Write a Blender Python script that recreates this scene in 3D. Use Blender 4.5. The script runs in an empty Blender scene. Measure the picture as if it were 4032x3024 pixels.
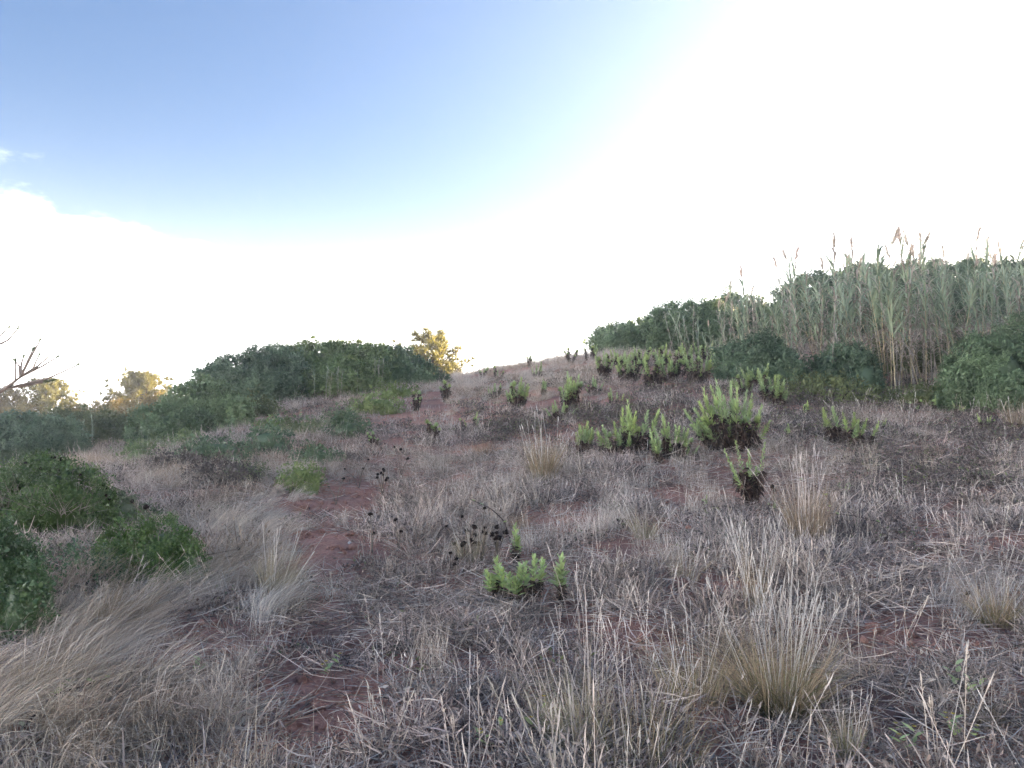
import bpy, math, random
import numpy as np
from mathutils import Vector, Matrix

random.seed(7)
RNG = np.random.default_rng(11)
R = math.radians
scene = bpy.context.scene
COL = scene.collection

# ------------------------------------------------------------------ camera
CAM_Z = 1.6
PITCH = R(4.14)
FPX = 3044.0                      # focal length in photograph pixels (4032 wide)
cam_d = bpy.data.cameras.new('camera')
cam_d.sensor_width = 36.0
cam_d.lens = FPX / 4032 * 36.0
cam_d.clip_start = 0.05
cam_d.clip_end = 3000
cam = bpy.data.objects.new('camera', cam_d)
COL.objects.link(cam)
cam.location = (0, 0, CAM_Z)
cam.rotation_euler = (R(90) + PITCH, 0, 0)
scene.camera = cam

# ------------------------------------------------------------------ sky, sun, exposure
SUN_AZ = R(50)                    # to the right of the view direction (+Y)
SUN_EL = R(4.5)
SKY_STRENGTH = 0.06
HAZE = 0.0013
VEIL_SUN = 0.64
VEIL_HORIZON = 24.0
world = bpy.data.worlds.new('World')
scene.world = world
world.use_nodes = True
wn, wl = world.node_tree.nodes, world.node_tree.links
wn.clear()
w_out = wn.new('ShaderNodeOutputWorld')
w_bg = wn.new('ShaderNodeBackground')
w_bg.inputs['Strength'].default_value = SKY_STRENGTH
sky = wn.new('ShaderNodeTexSky')
sky.sky_type = 'NISHITA'
sky.sun_disc = False
sky.sun_elevation = SUN_EL
sky.sun_rotation = SUN_AZ
sky.altitude = 50
sky.air_density = 1.0
sky.dust_density = 4.0
sky.ozone_density = 4.0
# cloud bank low all round the horizon, broken up by noise
w_tc = wn.new('ShaderNodeTexCoord')
w_sep = wn.new('ShaderNodeSeparateXYZ')
wl.new(w_tc.outputs['Generated'], w_sep.inputs[0])
w_map = wn.new('ShaderNodeMapping')
w_map.inputs['Scale'].default_value = (1.0, 1.0, 2.6)
w_map.inputs['Location'].default_value = (0.4, 0.1, 0.0)
wl.new(w_tc.outputs['Generated'], w_map.inputs[0])
w_noise = wn.new('ShaderNodeTexNoise')
w_noise.inputs['Scale'].default_value = 6.0
w_noise.inputs['Detail'].default_value = 7
w_noise.inputs['Roughness'].default_value = 0.6
wl.new(w_map.outputs[0], w_noise.inputs['Vector'])
w_m1 = wn.new('ShaderNodeMath'); w_m1.operation = 'MULTIPLY_ADD'      # noise*0.42 - z
w_m1.inputs[1].default_value = 0.24
wl.new(w_noise.outputs[0], w_m1.inputs[0])
w_dot = wn.new('ShaderNodeVectorMath'); w_dot.operation = 'DOT_PRODUCT'      # the bank stands higher in the quarter away from the sun
w_dot.inputs[1].default_value = (math.sin(R(-75)) * 0.40, math.cos(R(-75)) * 0.40, -1.0)
wl.new(w_tc.outputs['Generated'], w_dot.inputs[0])
wl.new(w_dot.outputs['Value'], w_m1.inputs[2])
w_rmp = wn.new('ShaderNodeMapRange')
w_rmp.interpolation_type = 'SMOOTHSTEP'
w_rmp.inputs['From Min'].default_value = 0.125
w_rmp.inputs['From Max'].default_value = 0.245
w_rmp.inputs['To Max'].default_value = 0.9
wl.new(w_m1.outputs[0], w_rmp.inputs[0])
w_mix = wn.new('ShaderNodeMix'); w_mix.data_type = 'RGBA'
w_mix.inputs['B'].default_value = (21.0, 20.3, 20.3, 1)
wl.new(w_rmp.outputs[0], w_mix.inputs['Factor'])
# thin veil of high haze: forward-scattered light round the sun and a pale band along the whole horizon
def w_math(op, a, b):
    n = wn.new('ShaderNodeMath'); n.operation = op
    for i, v in enumerate((a, b)):
        if isinstance(v, bpy.types.NodeSocket): wl.new(v, n.inputs[i])
        else: n.inputs[i].default_value = v
    return n.outputs[0]
HG = 0.79
w_sd = wn.new('ShaderNodeVectorMath'); w_sd.operation = 'DOT_PRODUCT'
w_sd.inputs[1].default_value = (math.sin(SUN_AZ) * math.cos(SUN_EL), math.cos(SUN_AZ) * math.cos(SUN_EL), math.sin(SUN_EL))
wl.new(w_tc.outputs['Generated'], w_sd.inputs[0])
w_den = w_math('POWER', w_math('SUBTRACT', 1 + HG * HG, w_math('MULTIPLY', w_sd.outputs['Value'], 2 * HG)), 1.5)
w_glow = w_math('DIVIDE', VEIL_SUN * (1 - HG * HG), w_den)
w_band = w_math('MULTIPLY', w_math('EXPONENT', w_math('MULTIPLY', w_math('ABSOLUTE', w_sep.outputs[2], 0.0), -1 / 0.070), 0.0), VEIL_HORIZON)
w_vs = wn.new('ShaderNodeVectorMath'); w_vs.operation = 'SCALE'; w_vs.inputs[0].default_value = (1.0, 0.92, 0.84)
wl.new(w_glow, w_vs.inputs['Scale'])
w_vh = wn.new('ShaderNodeVectorMath'); w_vh.operation = 'SCALE'; w_vh.inputs[0].default_value = (1.0, 0.94, 0.88)
wl.new(w_band, w_vh.inputs['Scale'])
w_a1 = wn.new('ShaderNodeVectorMath'); w_a1.operation = 'ADD'
wl.new(w_vs.outputs[0], w_a1.inputs[0]); wl.new(w_vh.outputs[0], w_a1.inputs[1])
w_a2 = wn.new('ShaderNodeVectorMath'); w_a2.operation = 'ADD'
wl.new(w_a1.outputs[0], w_a2.inputs[0]); wl.new(sky.outputs[0], w_a2.inputs[1])
wl.new(w_a2.outputs[0], w_mix.inputs['A'])
wl.new(w_mix.outputs['Result'], w_bg.inputs['Color'])
wl.new(w_bg.outputs[0], w_out.inputs[0])

sun_d = bpy.data.lights.new('sun', 'SUN')
sun_d.energy = 5.0
sun_d.angle = R(0.5)
sun_d.color = (1.0, 0.74, 0.42)
sun = bpy.data.objects.new('sun', sun_d)
COL.objects.link(sun)
sdir = Vector((math.sin(SUN_AZ) * math.cos(SUN_EL), math.cos(SUN_AZ) * math.cos(SUN_EL), math.sin(SUN_EL)))
sun.rotation_euler = sdir.to_track_quat('Z', 'Y').to_euler()
sun.location = (60, 25, 30)

vs = scene.view_settings
vs.view_transform = 'Standard'
vs.look = 'None'
vs.exposure = 3.34
vs.gamma = 1.0
vs.use_curve_mapping = False
scene.render.resolution_x = 1024
scene.render.resolution_y = 768
scene.cycles.max_bounces = 3
scene.cycles.diffuse_bounces = 2
scene.cycles.transmission_bounces = 3
scene.cycles.use_denoising = True
scene.cycles.volume_bounces = 0

# ------------------------------------------------------------------ noise and terrain
def _hash(ix, iy, iz):
    h = (ix * 374761393 + iy * 668265263 + iz * 2147483647) & 0xFFFFFFFF
    h = ((h ^ (h >> 13)) * 1274126177) & 0xFFFFFFFF
    return ((h ^ (h >> 16)) & 0xFFFF) / 65535.0

def vnoise(p):
    p = np.asarray(p, float)
    i = np.floor(p).astype(np.int64)
    f = p - i
    f = f * f * (3 - 2 * f)
    o = 0
    for dx in (0, 1):
        wx = f[:, 0] if dx else 1 - f[:, 0]
        for dy in (0, 1):
            wy = f[:, 1] if dy else 1 - f[:, 1]
            for dz in (0, 1):
                wz = f[:, 2] if dz else 1 - f[:, 2]
                o = o + wx * wy * wz * _hash(i[:, 0] + dx, i[:, 1] + dy, i[:, 2] + dz)
    return o * 2 - 1

def fbm(p, octv=3):
    p = np.asarray(p, float)
    o, a = 0, 1.0
    for k in range(octv):
        o = o + a * vnoise(p * (2.0 ** k) + 17.3 * k)
        a *= 0.5
    return o

def n2(x, y, s, off=0.0, octv=3):
    return fbm(np.stack([x * s + off, y * s - off, np.full_like(x, off * 0.37)], -1), octv)

def ray(px, py):
    """direction through photograph pixel, scaled so that Y = 1"""
    u = (px - 2016) / FPX
    v = (1512 - py) / FPX
    y = math.cos(PITCH) - v * math.sin(PITCH)
    z = math.sin(PITCH) + v * math.cos(PITCH)
    return np.array([u / y, 1.0, z / y])

def pt(px, py, Y):
    d = ray(px, py)
    return np.array([d[0] * Y, Y, CAM_Z + d[2] * Y])

def project(x, y, z):
    yy = np.maximum(y, 0.05)
    zz = z - CAM_Z
    depth = yy * math.cos(PITCH) + zz * math.sin(PITCH)
    up = -yy * math.sin(PITCH) + zz * math.cos(PITCH)
    return 2016 + x / depth * FPX, 1512 - up / depth * FPX

S = 3.9375
ctrl = [(0, 768, 3.2), (512, 768, 3.1), (1024, 768, 3.0),
        (0, 600, 5.6), (256, 600, 5.5), (512, 600, 5.4), (1024, 600, 5.2),
        (0, 510, 9.2), (300, 500, 9.5), (512, 500, 9.0), (800, 500, 8.5), (1024, 500, 8.0),
        (90, 458, 14.5), (250, 448, 13.6), (512, 450, 12), (740, 450, 11), (1024, 450, 10.4),
        (350, 415, 18), (512, 415, 16), (700, 415, 14), (876, 405, 15.6), (1000, 415, 13.6),
        (280, 403, 21), (440, 388, 24), (470, 382, 26), (640, 385, 17.5), (600, 356, 28),
        (520, 371, 27), (760, 388, 17.5), (935, 386, 18.5), (740, 350, 30), (900, 330, 30), (1024, 320, 30)]
cp = [pt(a * S, b * S, Y) for a, b, Y in ctrl]
cp += [np.array(v, float) for v in [
    (0, 0, 0), (-4, 50, 1.5), (0, 75, 0), (30, 90, 0), (20, 58, 2.5), (30, 30, 8.0), (40, 12, 7.0), (60, 35, 9.5),
    (-22, 25, 0.7), (-15, 10, 0.4), (-12, 4, 0), (-42, 42, -0.3), (-30, 60, 0.0), (-60, 20, -1.2), (-60, 80, -1.5),
    (0, -6, -.6), (-12, -8, -.9), (12, -8, 0), (9, 2.5, 1.1), (14, 10, 2.4), (22, 15, 4.2), (24, 0, 3.0), (-14, 33, 0.6), (-10.6, 20, 0.95), (-13, 26, 0.6), (-9.0, 18, 1.45), (-12.5, 17, 0.85), (-10.5, 30, 1.6), (-6, 28, 3.3),
    (-17, 40, 0.2), (50, -15, 4), (0, -40, -3), (-60, -40, -4), (60, 75, 4), (0, 110, -2), (7, 40, 5.7)]]  # the last point is unseen ground raised behind the ridge to shade the mound
cp = np.array(cp)

def _tps_k(r2):
    return 0.5 * r2 * np.log(r2 + 1e-9)

_n = len(cp)
_K = _tps_k(((cp[:, None, :2] - cp[None, :, :2]) ** 2).sum(-1)) + np.eye(_n) * 0.6
_P = np.concatenate([np.ones((_n, 1)), cp[:, :2]], 1)
_A = np.block([[_K, _P], [_P.T, np.zeros((3, 3))]])
_W = np.linalg.solve(_A, np.concatenate([cp[:, 2], np.zeros(3)]))

def height(x, y):
    x = np.atleast_1d(np.asarray(x, float)); y = np.atleast_1d(np.asarray(y, float))
    sh = x.shape
    x = x.ravel(); y = y.ravel()
    z = np.empty_like(x)
    for s in range(0, len(x), 20000):
        xs, ys = x[s:s + 20000], y[s:s + 20000]
        r2 = (xs[:, None] - cp[None, :, 0]) ** 2 + (ys[:, None] - cp[None, :, 1]) ** 2
        z[s:s + 20000] = _tps_k(r2) @ _W[:_n] + _W[_n] + _W[_n + 1] * xs + _W[_n + 2] * ys
    z = np.clip(z, -5, 12)
    r = np.hypot(x, y - 20)
    w = np.clip((r - 75) / 60, 0, 1); w = w * w * (3 - 2 * w)
    z = z * (1 - w) + (-3.0) * w
    near = np.clip(1 - r / 70, 0, 1)
    z = z + near * (0.07 * n2(x, y, 0.7, 3.1, 2) + 0.028 * n2(x, y, 2.6, 9.7, 2) + 0.012 * n2(x, y, 7.0, 5.0, 2))
    return z.reshape(sh)

def gz(x, y):
    return float(height([x], [y])[0])

def at(px, py, ymax=60.0):
    """where the ray through a photograph pixel meets the ground"""
    d = ray(px, py)
    Y = np.concatenate([np.arange(1.2, 12, 0.04), np.arange(12, ymax, 0.1)])
    dz = CAM_Z + d[2] * Y - height(d[0] * Y, Y)
    k = np.where(dz < 0)[0]
    i = k[0] if len(k) else int(np.argmin(dz))
    y = Y[i]
    x = d[0] * y
    return np.array([x, y, gz(x, y)])

def over(px, Y):
    """ground point below a photograph column at a given depth"""
    x = (px - 2016) / FPX * Y
    return np.array([x, Y, gz(x, Y)])

# ------------------------------------------------------------------ materials
def new_mat(name):
    m = bpy.data.materials.new(name)
    m.use_nodes = True
    nt = m.node_tree
    nt.nodes.clear()
    return m, nt.nodes, nt.links

def col4(c):
    return (c[0], c[1], c[2], 1.0)

def mixc(nodes, links, fac, a, b):
    n = nodes.new('ShaderNodeMix'); n.data_type = 'RGBA'
    for key, v in (('Factor', fac), ('A', a), ('B', b)):
        if isinstance(v, bpy.types.NodeSocket):
            links.new(v, n.inputs[key])
        elif key == 'Factor':
            n.inputs[key].default_value = v
        else:
            n.inputs[key].default_value = col4(v)
    return n.outputs['Result']

def leaf_mat(name, ca, cb, transl=0.25, rough=0.6, inst=None, nscale=3.0, spec=0.3):
    """two tones by the piece's own tint; inst = a second pair of tones mixed in by the instance tint"""
    m, n, l = new_mat(name)
    at_ = n.new('ShaderNodeAttribute'); at_.attribute_name = 'tint'
    c = mixc(n, l, at_.outputs['Fac'], ca, cb)
    if inst:
        c2 = mixc(n, l, at_.outputs['Fac'], inst[0], inst[1])
        ai = n.new('ShaderNodeAttribute'); ai.attribute_type = 'INSTANCER'; ai.attribute_name = 'itint'
        c = mixc(n, l, ai.outputs['Fac'], c, c2)
    geo = n.new('ShaderNodeNewGeometry')
    no = n.new('ShaderNodeTexNoise'); no.inputs['Scale'].default_value = nscale; no.inputs['Detail'].default_value = 3
    l.new(geo.outputs['Position'], no.inputs['Vector'])
    hs = n.new('ShaderNodeHueSaturation')
    mr = n.new('ShaderNodeMapRange')
    mr.inputs['From Min'].default_value = 0.3; mr.inputs['From Max'].default_value = 0.7
    mr.inputs['To Min'].default_value = 0.72; mr.inputs['To Max'].default_value = 1.28
    l.new(no.outputs[0], mr.inputs[0]); l.new(mr.outputs[0], hs.inputs['Value']); l.new(c, hs.inputs['Color'])
    oi = n.new('ShaderNodeObjectInfo')
    mo = n.new('ShaderNodeMapRange'); mo.inputs['To Min'].default_value = 0.483; mo.inputs['To Max'].default_value = 0.512
    l.new(oi.outputs['Random'], mo.inputs[0]); l.new(mo.outputs[0], hs.inputs['Hue'])
    mv = n.new('ShaderNodeMapRange'); mv.inputs['To Min'].default_value = 1.12; mv.inputs['To Max'].default_value = 0.84
    l.new(oi.outputs['Random'], mv.inputs[0]); l.new(mv.outputs[0], hs.inputs['Saturation'])
    pb = n.new('ShaderNodeBsdfPrincipled')
    pb.inputs['Roughness'].default_value = rough
    pb.inputs['Specular IOR Level'].default_value = spec
    l.new(hs.outputs[0], pb.inputs['Base Color'])
    tr = n.new('ShaderNodeBsdfTranslucent')
    l.new(hs.outputs[0], tr.inputs['Color'])
    mx = n.new('ShaderNodeMixShader'); mx.inputs[0].default_value = transl
    l.new(pb.outputs[0], mx.inputs[1]); l.new(tr.outputs[0], mx.inputs[2])
    out = n.new('ShaderNodeOutputMaterial')
    l.new(mx.outputs[0], out.inputs[0])
    return m

def soil_mat(name):
    m, n, l = new_mat(name)
    geo = n.new('ShaderNodeNewGeometry')
    def noise(sc, det=5, rough=0.6):
        t = n.new('ShaderNodeTexNoise'); t.inputs['Scale'].default_value = sc
        t.inputs['Detail'].default_value = det; t.inputs['Roughness'].default_value = rough
        l.new(geo.outputs['Position'], t.inputs['Vector'])
        return t.outputs[0]
    a, b, c = noise(1.3), noise(9.0, 8, 0.7), noise(45.0, 5)
    def ramp(s, lo, hi):
        r = n.new('ShaderNodeMapRange'); r.inputs['From Min'].default_value = lo; r.inputs['From Max'].default_value = hi
        l.new(s, r.inputs[0]); return r.outputs[0]
    base = mixc(n, l, ramp(b, 0.35, 0.68), (0.29, 0.145, 0.110), (0.58, 0.300, 0.225))
    base = mixc(n, l, ramp(c, 0.45, 0.75), base, (0.66, 0.38, 0.29))
    base = mixc(n, l, ramp(a, 0.42, 0.66), base, (0.30, 0.185, 0.155))
    # chalky specks of litter
    v = n.new('ShaderNodeTexVoronoi'); v.inputs['Scale'].default_value = 26
    l.new(geo.outputs['Position'], v.inputs['Vector'])
    base = mixc(n, l, ramp(v.outputs['Distance'], 0.10, 0.05), base, (0.42, 0.36, 0.30))
    pb = n.new('ShaderNodeBsdfPrincipled'); pb.inputs['Roughness'].default_value = 0.95
    pb.inputs['Specular IOR Level'].default_value = 0.15
    l.new(base, pb.inputs['Base Color'])
    ad = n.new('ShaderNodeMath'); ad.operation = 'MULTIPLY_ADD'; ad.inputs[1].default_value = 2.0
    l.new(b, ad.inputs[0]); l.new(c, ad.inputs[2])
    bp = n.new('ShaderNodeBump'); bp.inputs['Strength'].default_value = 0.9; bp.inputs['Distance'].default_value = 0.03
    l.new(ad.outputs[0], bp.inputs['Height']); l.new(bp.outputs[0], pb.inputs['Normal'])
    out = n.new('ShaderNodeOutputMaterial'); l.new(pb.outputs[0], out.inputs[0])
    return m

M = {}
M['soil'] = soil_mat('red_soil')
M['weed'] = leaf_mat('dry_weed', (0.095, 0.075, 0.070), (0.72, 0.61, 0.53), 0.15, 0.8, ((0.20, 0.15, 0.10), (0.70, 0.56, 0.41)), 2.0)
M['stalk'] = leaf_mat('dry_stalk', (0.36, 0.31, 0.265), (0.80, 0.72, 0.63), 0.15, 0.7, ((0.36, 0.28, 0.19), (0.76, 0.63, 0.47)), 2.0)
M['tussock'] = leaf_mat('tussock_blade', (0.20, 0.17, 0.10), (0.52, 0.42, 0.28), 0.2, 0.7, None, 6.0)
M['tussock_green'] = leaf_mat('tussock_green_blade', (0.11, 0.14, 0.05), (0.42, 0.39, 0.21), 0.25, 0.65, None, 6.0)
M['tussock_brown'] = leaf_mat('tussock_brown_blade', (0.20, 0.13, 0.08), (0.47, 0.34, 0.22), 0.2, 0.7, None, 6.0)
M['lentisk'] = leaf_mat('evergreen_leaf', (0.085, 0.135, 0.078), (0.230, 0.315, 0.175), 0.18, 0.5, None, 0.9)
M['lentisk_light'] = leaf_mat('evergreen_leaf_light', (0.110, 0.165, 0.080), (0.280, 0.365, 0.180), 0.2, 0.55, None, 0.9)
M['lentisk_near'] = leaf_mat('glossy_leaf', (0.040, 0.082, 0.028), (0.150, 0.245, 0.085), 0.22, 0.42, None, 3.0, 0.5)
M['olive_bush'] = leaf_mat('olive_green_leaf', (0.115, 0.140, 0.070), (0.240, 0.275, 0.130), 0.2, 0.6, None, 1.5)
M['lime_shrub'] = leaf_mat('light_green_leaf', (0.145, 0.205, 0.080), (0.290, 0.360, 0.145), 0.25, 0.6, None, 1.5)
M['brown_shrub'] = leaf_mat('brown_twig_leaf', (0.105, 0.085, 0.075), (0.28, 0.225, 0.19), 0.12, 0.8, None, 3.0)
M['golden'] = leaf_mat('sun_gold_leaf', (0.17, 0.15, 0.05), (0.36, 0.30, 0.10), 0.3, 0.6, None, 1.0)  # warm low sunlight put into the leaf colour of the far shrubs
M['pine'] = leaf_mat('pine_needle', (0.070, 0.090, 0.030), (0.290, 0.275, 0.085), 0.35, 0.6, None, 1.0)  # lighter needle tone turned golden to strengthen the sunlit look
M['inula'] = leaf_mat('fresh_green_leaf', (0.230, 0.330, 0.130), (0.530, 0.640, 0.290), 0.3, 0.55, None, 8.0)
M['inula_far'] = leaf_mat('pale_green_leaf', (0.120, 0.190, 0.070), (0.270, 0.350, 0.130), 0.3, 0.55, None, 8.0)
M['dead_leaf'] = leaf_mat('dead_leaf', (0.040, 0.030, 0.026), (0.160, 0.115, 0.085), 0.1, 0.8, None, 9.0)
M['stem'] = leaf_mat('grey_stem', (0.17, 0.135, 0.105), (0.36, 0.30, 0.24), 0.0, 0.8, None, 12.0)
M['bark'] = leaf_mat('dark_bark', (0.055, 0.042, 0.034), (0.12, 0.095, 0.075), 0.0, 0.9, None, 12.0)
M['reed_stem'] = leaf_mat('reed_cane', (0.42, 0.34, 0.19), (0.66, 0.55, 0.35), 0.0, 0.5, None, 7.0)
M['reed_grey'] = leaf_mat('weathered_cane', (0.26, 0.22, 0.18), (0.48, 0.42, 0.35), 0.0, 0.7, None, 7.0)
M['reed_leaf'] = leaf_mat('reed_leaf', (0.230, 0.300, 0.205), (0.450, 0.520, 0.350), 0.35, 0.5, None, 4.0)
M['reed_dry'] = leaf_mat('dry_reed_leaf', (0.31, 0.255, 0.20), (0.60, 0.52, 0.43), 0.25, 0.7, None, 4.0)
M['plume'] = leaf_mat('reed_plume', (0.50, 0.39, 0.30), (0.78, 0.66, 0.54), 0.4, 0.8, None, 4.0)
M['black_head'] = leaf_mat('black_seed_head', (0.010, 0.008, 0.008), (0.040, 0.030, 0.026), 0.0, 0.95, None, 20.0, 0.1)
M['bramble'] = leaf_mat('bramble_stem', (0.045, 0.028, 0.028), (0.11, 0.07, 0.06), 0.0, 0.7, None, 15.0)
M['yellow'] = leaf_mat('yellow_petal', (0.55, 0.38, 0.05), (0.75, 0.58, 0.12), 0.2, 0.6, None, 9.0)
M['stone'] = leaf_mat('pale_stone', (0.45, 0.43, 0.40), (0.60, 0.57, 0.53), 0.0, 0.9, None, 60.0, 0.2)

# ------------------------------------------------------------------ geometry helpers
def nrm(v):
    return v / np.maximum(np.linalg.norm(v, axis=-1, keepdims=True), 1e-9)

def rand_dirs(n):
    return nrm(RNG.normal(size=(n, 3)))

class Geo:
    def __init__(self):
        self.v, self.f, self.t, self.m, self.n = [], [], [], [], 0
    def add(self, v, f, t, mi=0):
        v = np.asarray(v, float).reshape(-1, 3)
        f = np.asarray(f, np.int64).reshape(-1, 4)
        self.v.append(v); self.f.append(f + self.n)
        self.t.append(np.broadcast_to(np.asarray(t, float), (len(f),)))
        self.m.append(np.full(len(f), mi)); self.n += len(v)
    def mesh(self, name, mats, smooth=False):
        me = bpy.data.meshes.new(name)
        v = np.concatenate(self.v); f = np.concatenate(self.f)
        me.vertices.add(len(v)); me.loops.add(f.size); me.polygons.add(len(f))
        me.vertices.foreach_set('co', v.astype(np.float32).ravel())
        me.loops.foreach_set('vertex_index', f.astype(np.int32).ravel())
        me.polygons.foreach_set('loop_start', np.arange(0, f.size, 4, dtype=np.int32))
        a = me.attributes.new('tint', 'FLOAT', 'FACE')
        a.data.foreach_set('value', np.concatenate(self.t).astype(np.float32))
        for mm in (mats if isinstance(mats, (list, tuple)) else [mats]):
            me.materials.append(mm)
        me.polygons.foreach_set('material_index', np.concatenate(self.m).astype(np.int32))
        if smooth:
            me.polygons.foreach_set('use_smooth', np.ones(len(f), bool))
        me.update(calc_edges=True)
        return me
    def build(self, name, mats, parent=None, smooth=False):
        return link(name, self.mesh(name, mats, smooth), parent)

def link(name, data, parent=None):
    o = bpy.data.objects.new(name, data)
    COL.objects.link(o)
    if parent is not None:
        o.parent = parent
    return o

def tag(o, label=None, cat=None, group=None, kind=None):
    if label: o['label'] = label
    if cat: o['category'] = cat
    if group: o['group'] = group
    if kind: o['kind'] = kind
    return o

def thing(name, loc, label, cat, group=None):
    o = link(name, None)
    o.empty_display_size = 0.1
    o.location = tuple(float(a) for a in loc)
    return tag(o, label, cat, group)

def strips(g, P, D, L, W, bend, k=3, prof=None, tint=None, mi=0, side=None):
    """n ribbons: start P, direction D, length L, width W, bend = end offset added with t^2"""
    n = len(P)
    L = np.broadcast_to(np.asarray(L, float), (n,)); W = np.broadcast_to(np.asarray(W, float), (n,))
    if side is None:
        side = nrm(np.cross(D, rand_dirs(n)))
    t = np.linspace(0, 1, k + 1)
    if prof is None:
        prof = 1 - 0.92 * t ** 1.4
    prof = np.asarray(prof, float)
    c = P[:, None] + D[:, None] * (L[:, None] * t)[..., None] + bend[:, None] * (t ** 2)[None, :, None]
    w = (W[:, None] * prof * 0.5)[..., None] * side[:, None]
    v = np.stack([c - w, c + w], 2).reshape(n, 2 * (k + 1), 3)
    f = np.array([[2 * i, 2 * i + 1, 2 * i + 3, 2 * i + 2] for i in range(k)])
    F = f[None] + (np.arange(n) * 2 * (k + 1))[:, None, None]
    if tint is None:
        tint = RNG.random(n)
    g.add(v.reshape(-1, 3), F.reshape(-1, 4), np.repeat(np.broadcast_to(tint, (n,)), k), mi)

def leaves(g, P, D, N, L, W, tint=None, mi=0, fold=0.15):
    """n diamond leaves: base P, along D, face normal about N"""
    n = len(P)
    L = np.broadcast_to(np.asarray(L, float), (n,))[:, None]; W = np.broadcast_to(np.asarray(W, float), (n,))[:, None]
    s = nrm(np.cross(D, N))
    up = nrm(np.cross(s, D))
    mid = P + D * L * 0.45
    v = np.stack([P, mid + s * W * .5 + up * L * fold, P + D * L, mid - s * W * .5 + up * L * fold], 1)
    F = np.arange(4 * n).reshape(n, 4)
    if tint is None:
        tint = RNG.random(n)
    g.add(v.reshape(-1, 3), F, tint, mi)

def tube(g, pts, radii, sides=5, tint=0.5, mi=0):
    pts = np.asarray(pts, float); k = len(pts)
    radii = np.broadcast_to(np.asarray(radii, float), (k,))
    tan = nrm(np.gradient(pts, axis=0))
    ref = np.array([0.31, 0.87, 0.22]) if abs(tan[0] @ nrm(np.array([0.31, 0.87, 0.22]))) < 0.9 else np.array([1.0, 0, 0])
    a = nrm(np.cross(tan, ref)); b = np.cross(tan, a)
    th = np.arange(sides) / sides * 2 * math.pi
    ring = pts[:, None] + radii[:, None, None] * (a[:, None] * np.cos(th)[None, :, None] + b[:, None] * np.sin(th)[None, :, None])
    f = []
    for i in range(k - 1):
        for j in range(sides):
            j2 = (j + 1) % sides
            f.append((i * sides + j, i * sides + j2, (i + 1) * sides + j2, (i + 1) * sides + j))
    f = np.array(f)
    g.add(ring.reshape(-1, 3), f, np.broadcast_to(tint, (len(f),)), mi)

def blob(g, c, rad, seed=0.0, nu=14, nv=9, amp=0.12, tint=0.5, mi=0, fr=1.2, zmin=None):
    u = np.arange(nu) / nu * 2 * math.pi
    v = np.linspace(0.04, math.pi - 0.04, nv)
    d = np.stack([np.outer(np.sin(v), np.cos(u)), np.outer(np.sin(v), np.sin(u)), np.outer(np.cos(v), np.ones(nu))], -1).reshape(-1, 3)
    p = d * rad * (1 + amp * fbm(d * fr + seed, 3))[:, None] + c
    if zmin is not None:
        p[:, 2] = np.maximum(p[:, 2], zmin)
    f = []
    for i in range(nv - 1):
        for j in range(nu):
            j2 = (j + 1) % nu
            f.append((i * nu + j, (i + 1) * nu + j, (i + 1) * nu + j2, i * nu + j2))
    g.add(p, np.array(f), tint, mi)

# ------------------------------------------------------------------ the ground
def build_ground():
    nn = 330
    u = np.linspace(-1, 1, nn)
    b = 5.7; a = 2.6
    xs = a * np.sinh(b * u)
    ys = 4.0 + a * np.sinh(b * u)
    X, Y = np.meshgrid(xs, ys)
    Z = height(X, Y)
    v = np.stack([X, Y, Z], -1).reshape(-1, 3)
    idx = np.arange(nn * nn).reshape(nn, nn)
    f = np.stack([idx[:-1, :-1], idx[:-1, 1:], idx[1:, 1:], idx[1:, :-1]], -1).reshape(-1, 4)
    g = Geo(); g.add(v, f, 0.5)
    o = g.build('ground', M['soil'], None, True)
    tag(o, 'red earth hillside rising to the right under dry grass', 'ground', None, 'structure')
build_ground()

# ------------------------------------------------------------------ dry ground cover (instanced stuff)
def make_variants(colname, mats, fn, count):
    c = bpy.data.collections.new(colname)          # source meshes only, never linked to the scene
    for i in range(count):
        g = Geo(); fn(g, i)
        o = bpy.data.objects.new(colname, g.mesh(colname, mats))
        c.objects.link(o)
    return c

def v_weed(g, i):
    n = 56
    r = 0.13 * np.sqrt(RNG.random(n)); th = RNG.random(n) * 6.283
    P = np.stack([r * np.cos(th), r * np.sin(th), np.zeros(n)], -1)
    el = RNG.random(n) ** 1.3
    D = nrm(np.stack([np.cos(th + RNG.normal(0, .9, n)) * (0.35 + el), np.sin(th + RNG.normal(0, .9, n)) * (0.35 + el), 0.25 + 1.0 * RNG.random(n)], -1))
    L = 0.06 + 0.14 * RNG.random(n)
    bend = RNG.normal(0, 0.035, (n, 3)); bend[:, 2] -= 0.02
    strips(g, P, D, L, 0.0035 + 0.004 * RNG.random(n), bend, 3, [1, 1, .8, .25], RNG.random(n) ** 1.1)
    # side twigs and seed scraps
    k = 46
    s = RNG.integers(0, n, k)
    t = 0.4 + 0.6 * RNG.random(k)
    Q = P[s] + D[s] * (L[s] * t)[:, None] + bend[s] * (t ** 2)[:, None]
    E = nrm(D[s] + rand_dirs(k) * 0.9)
    leaves(g, Q, E, rand_dirs(k), 0.018 + 0.028 * RNG.random(k), 0.006 + 0.006 * RNG.random(k), RNG.random(k) ** 1.3)

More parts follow.
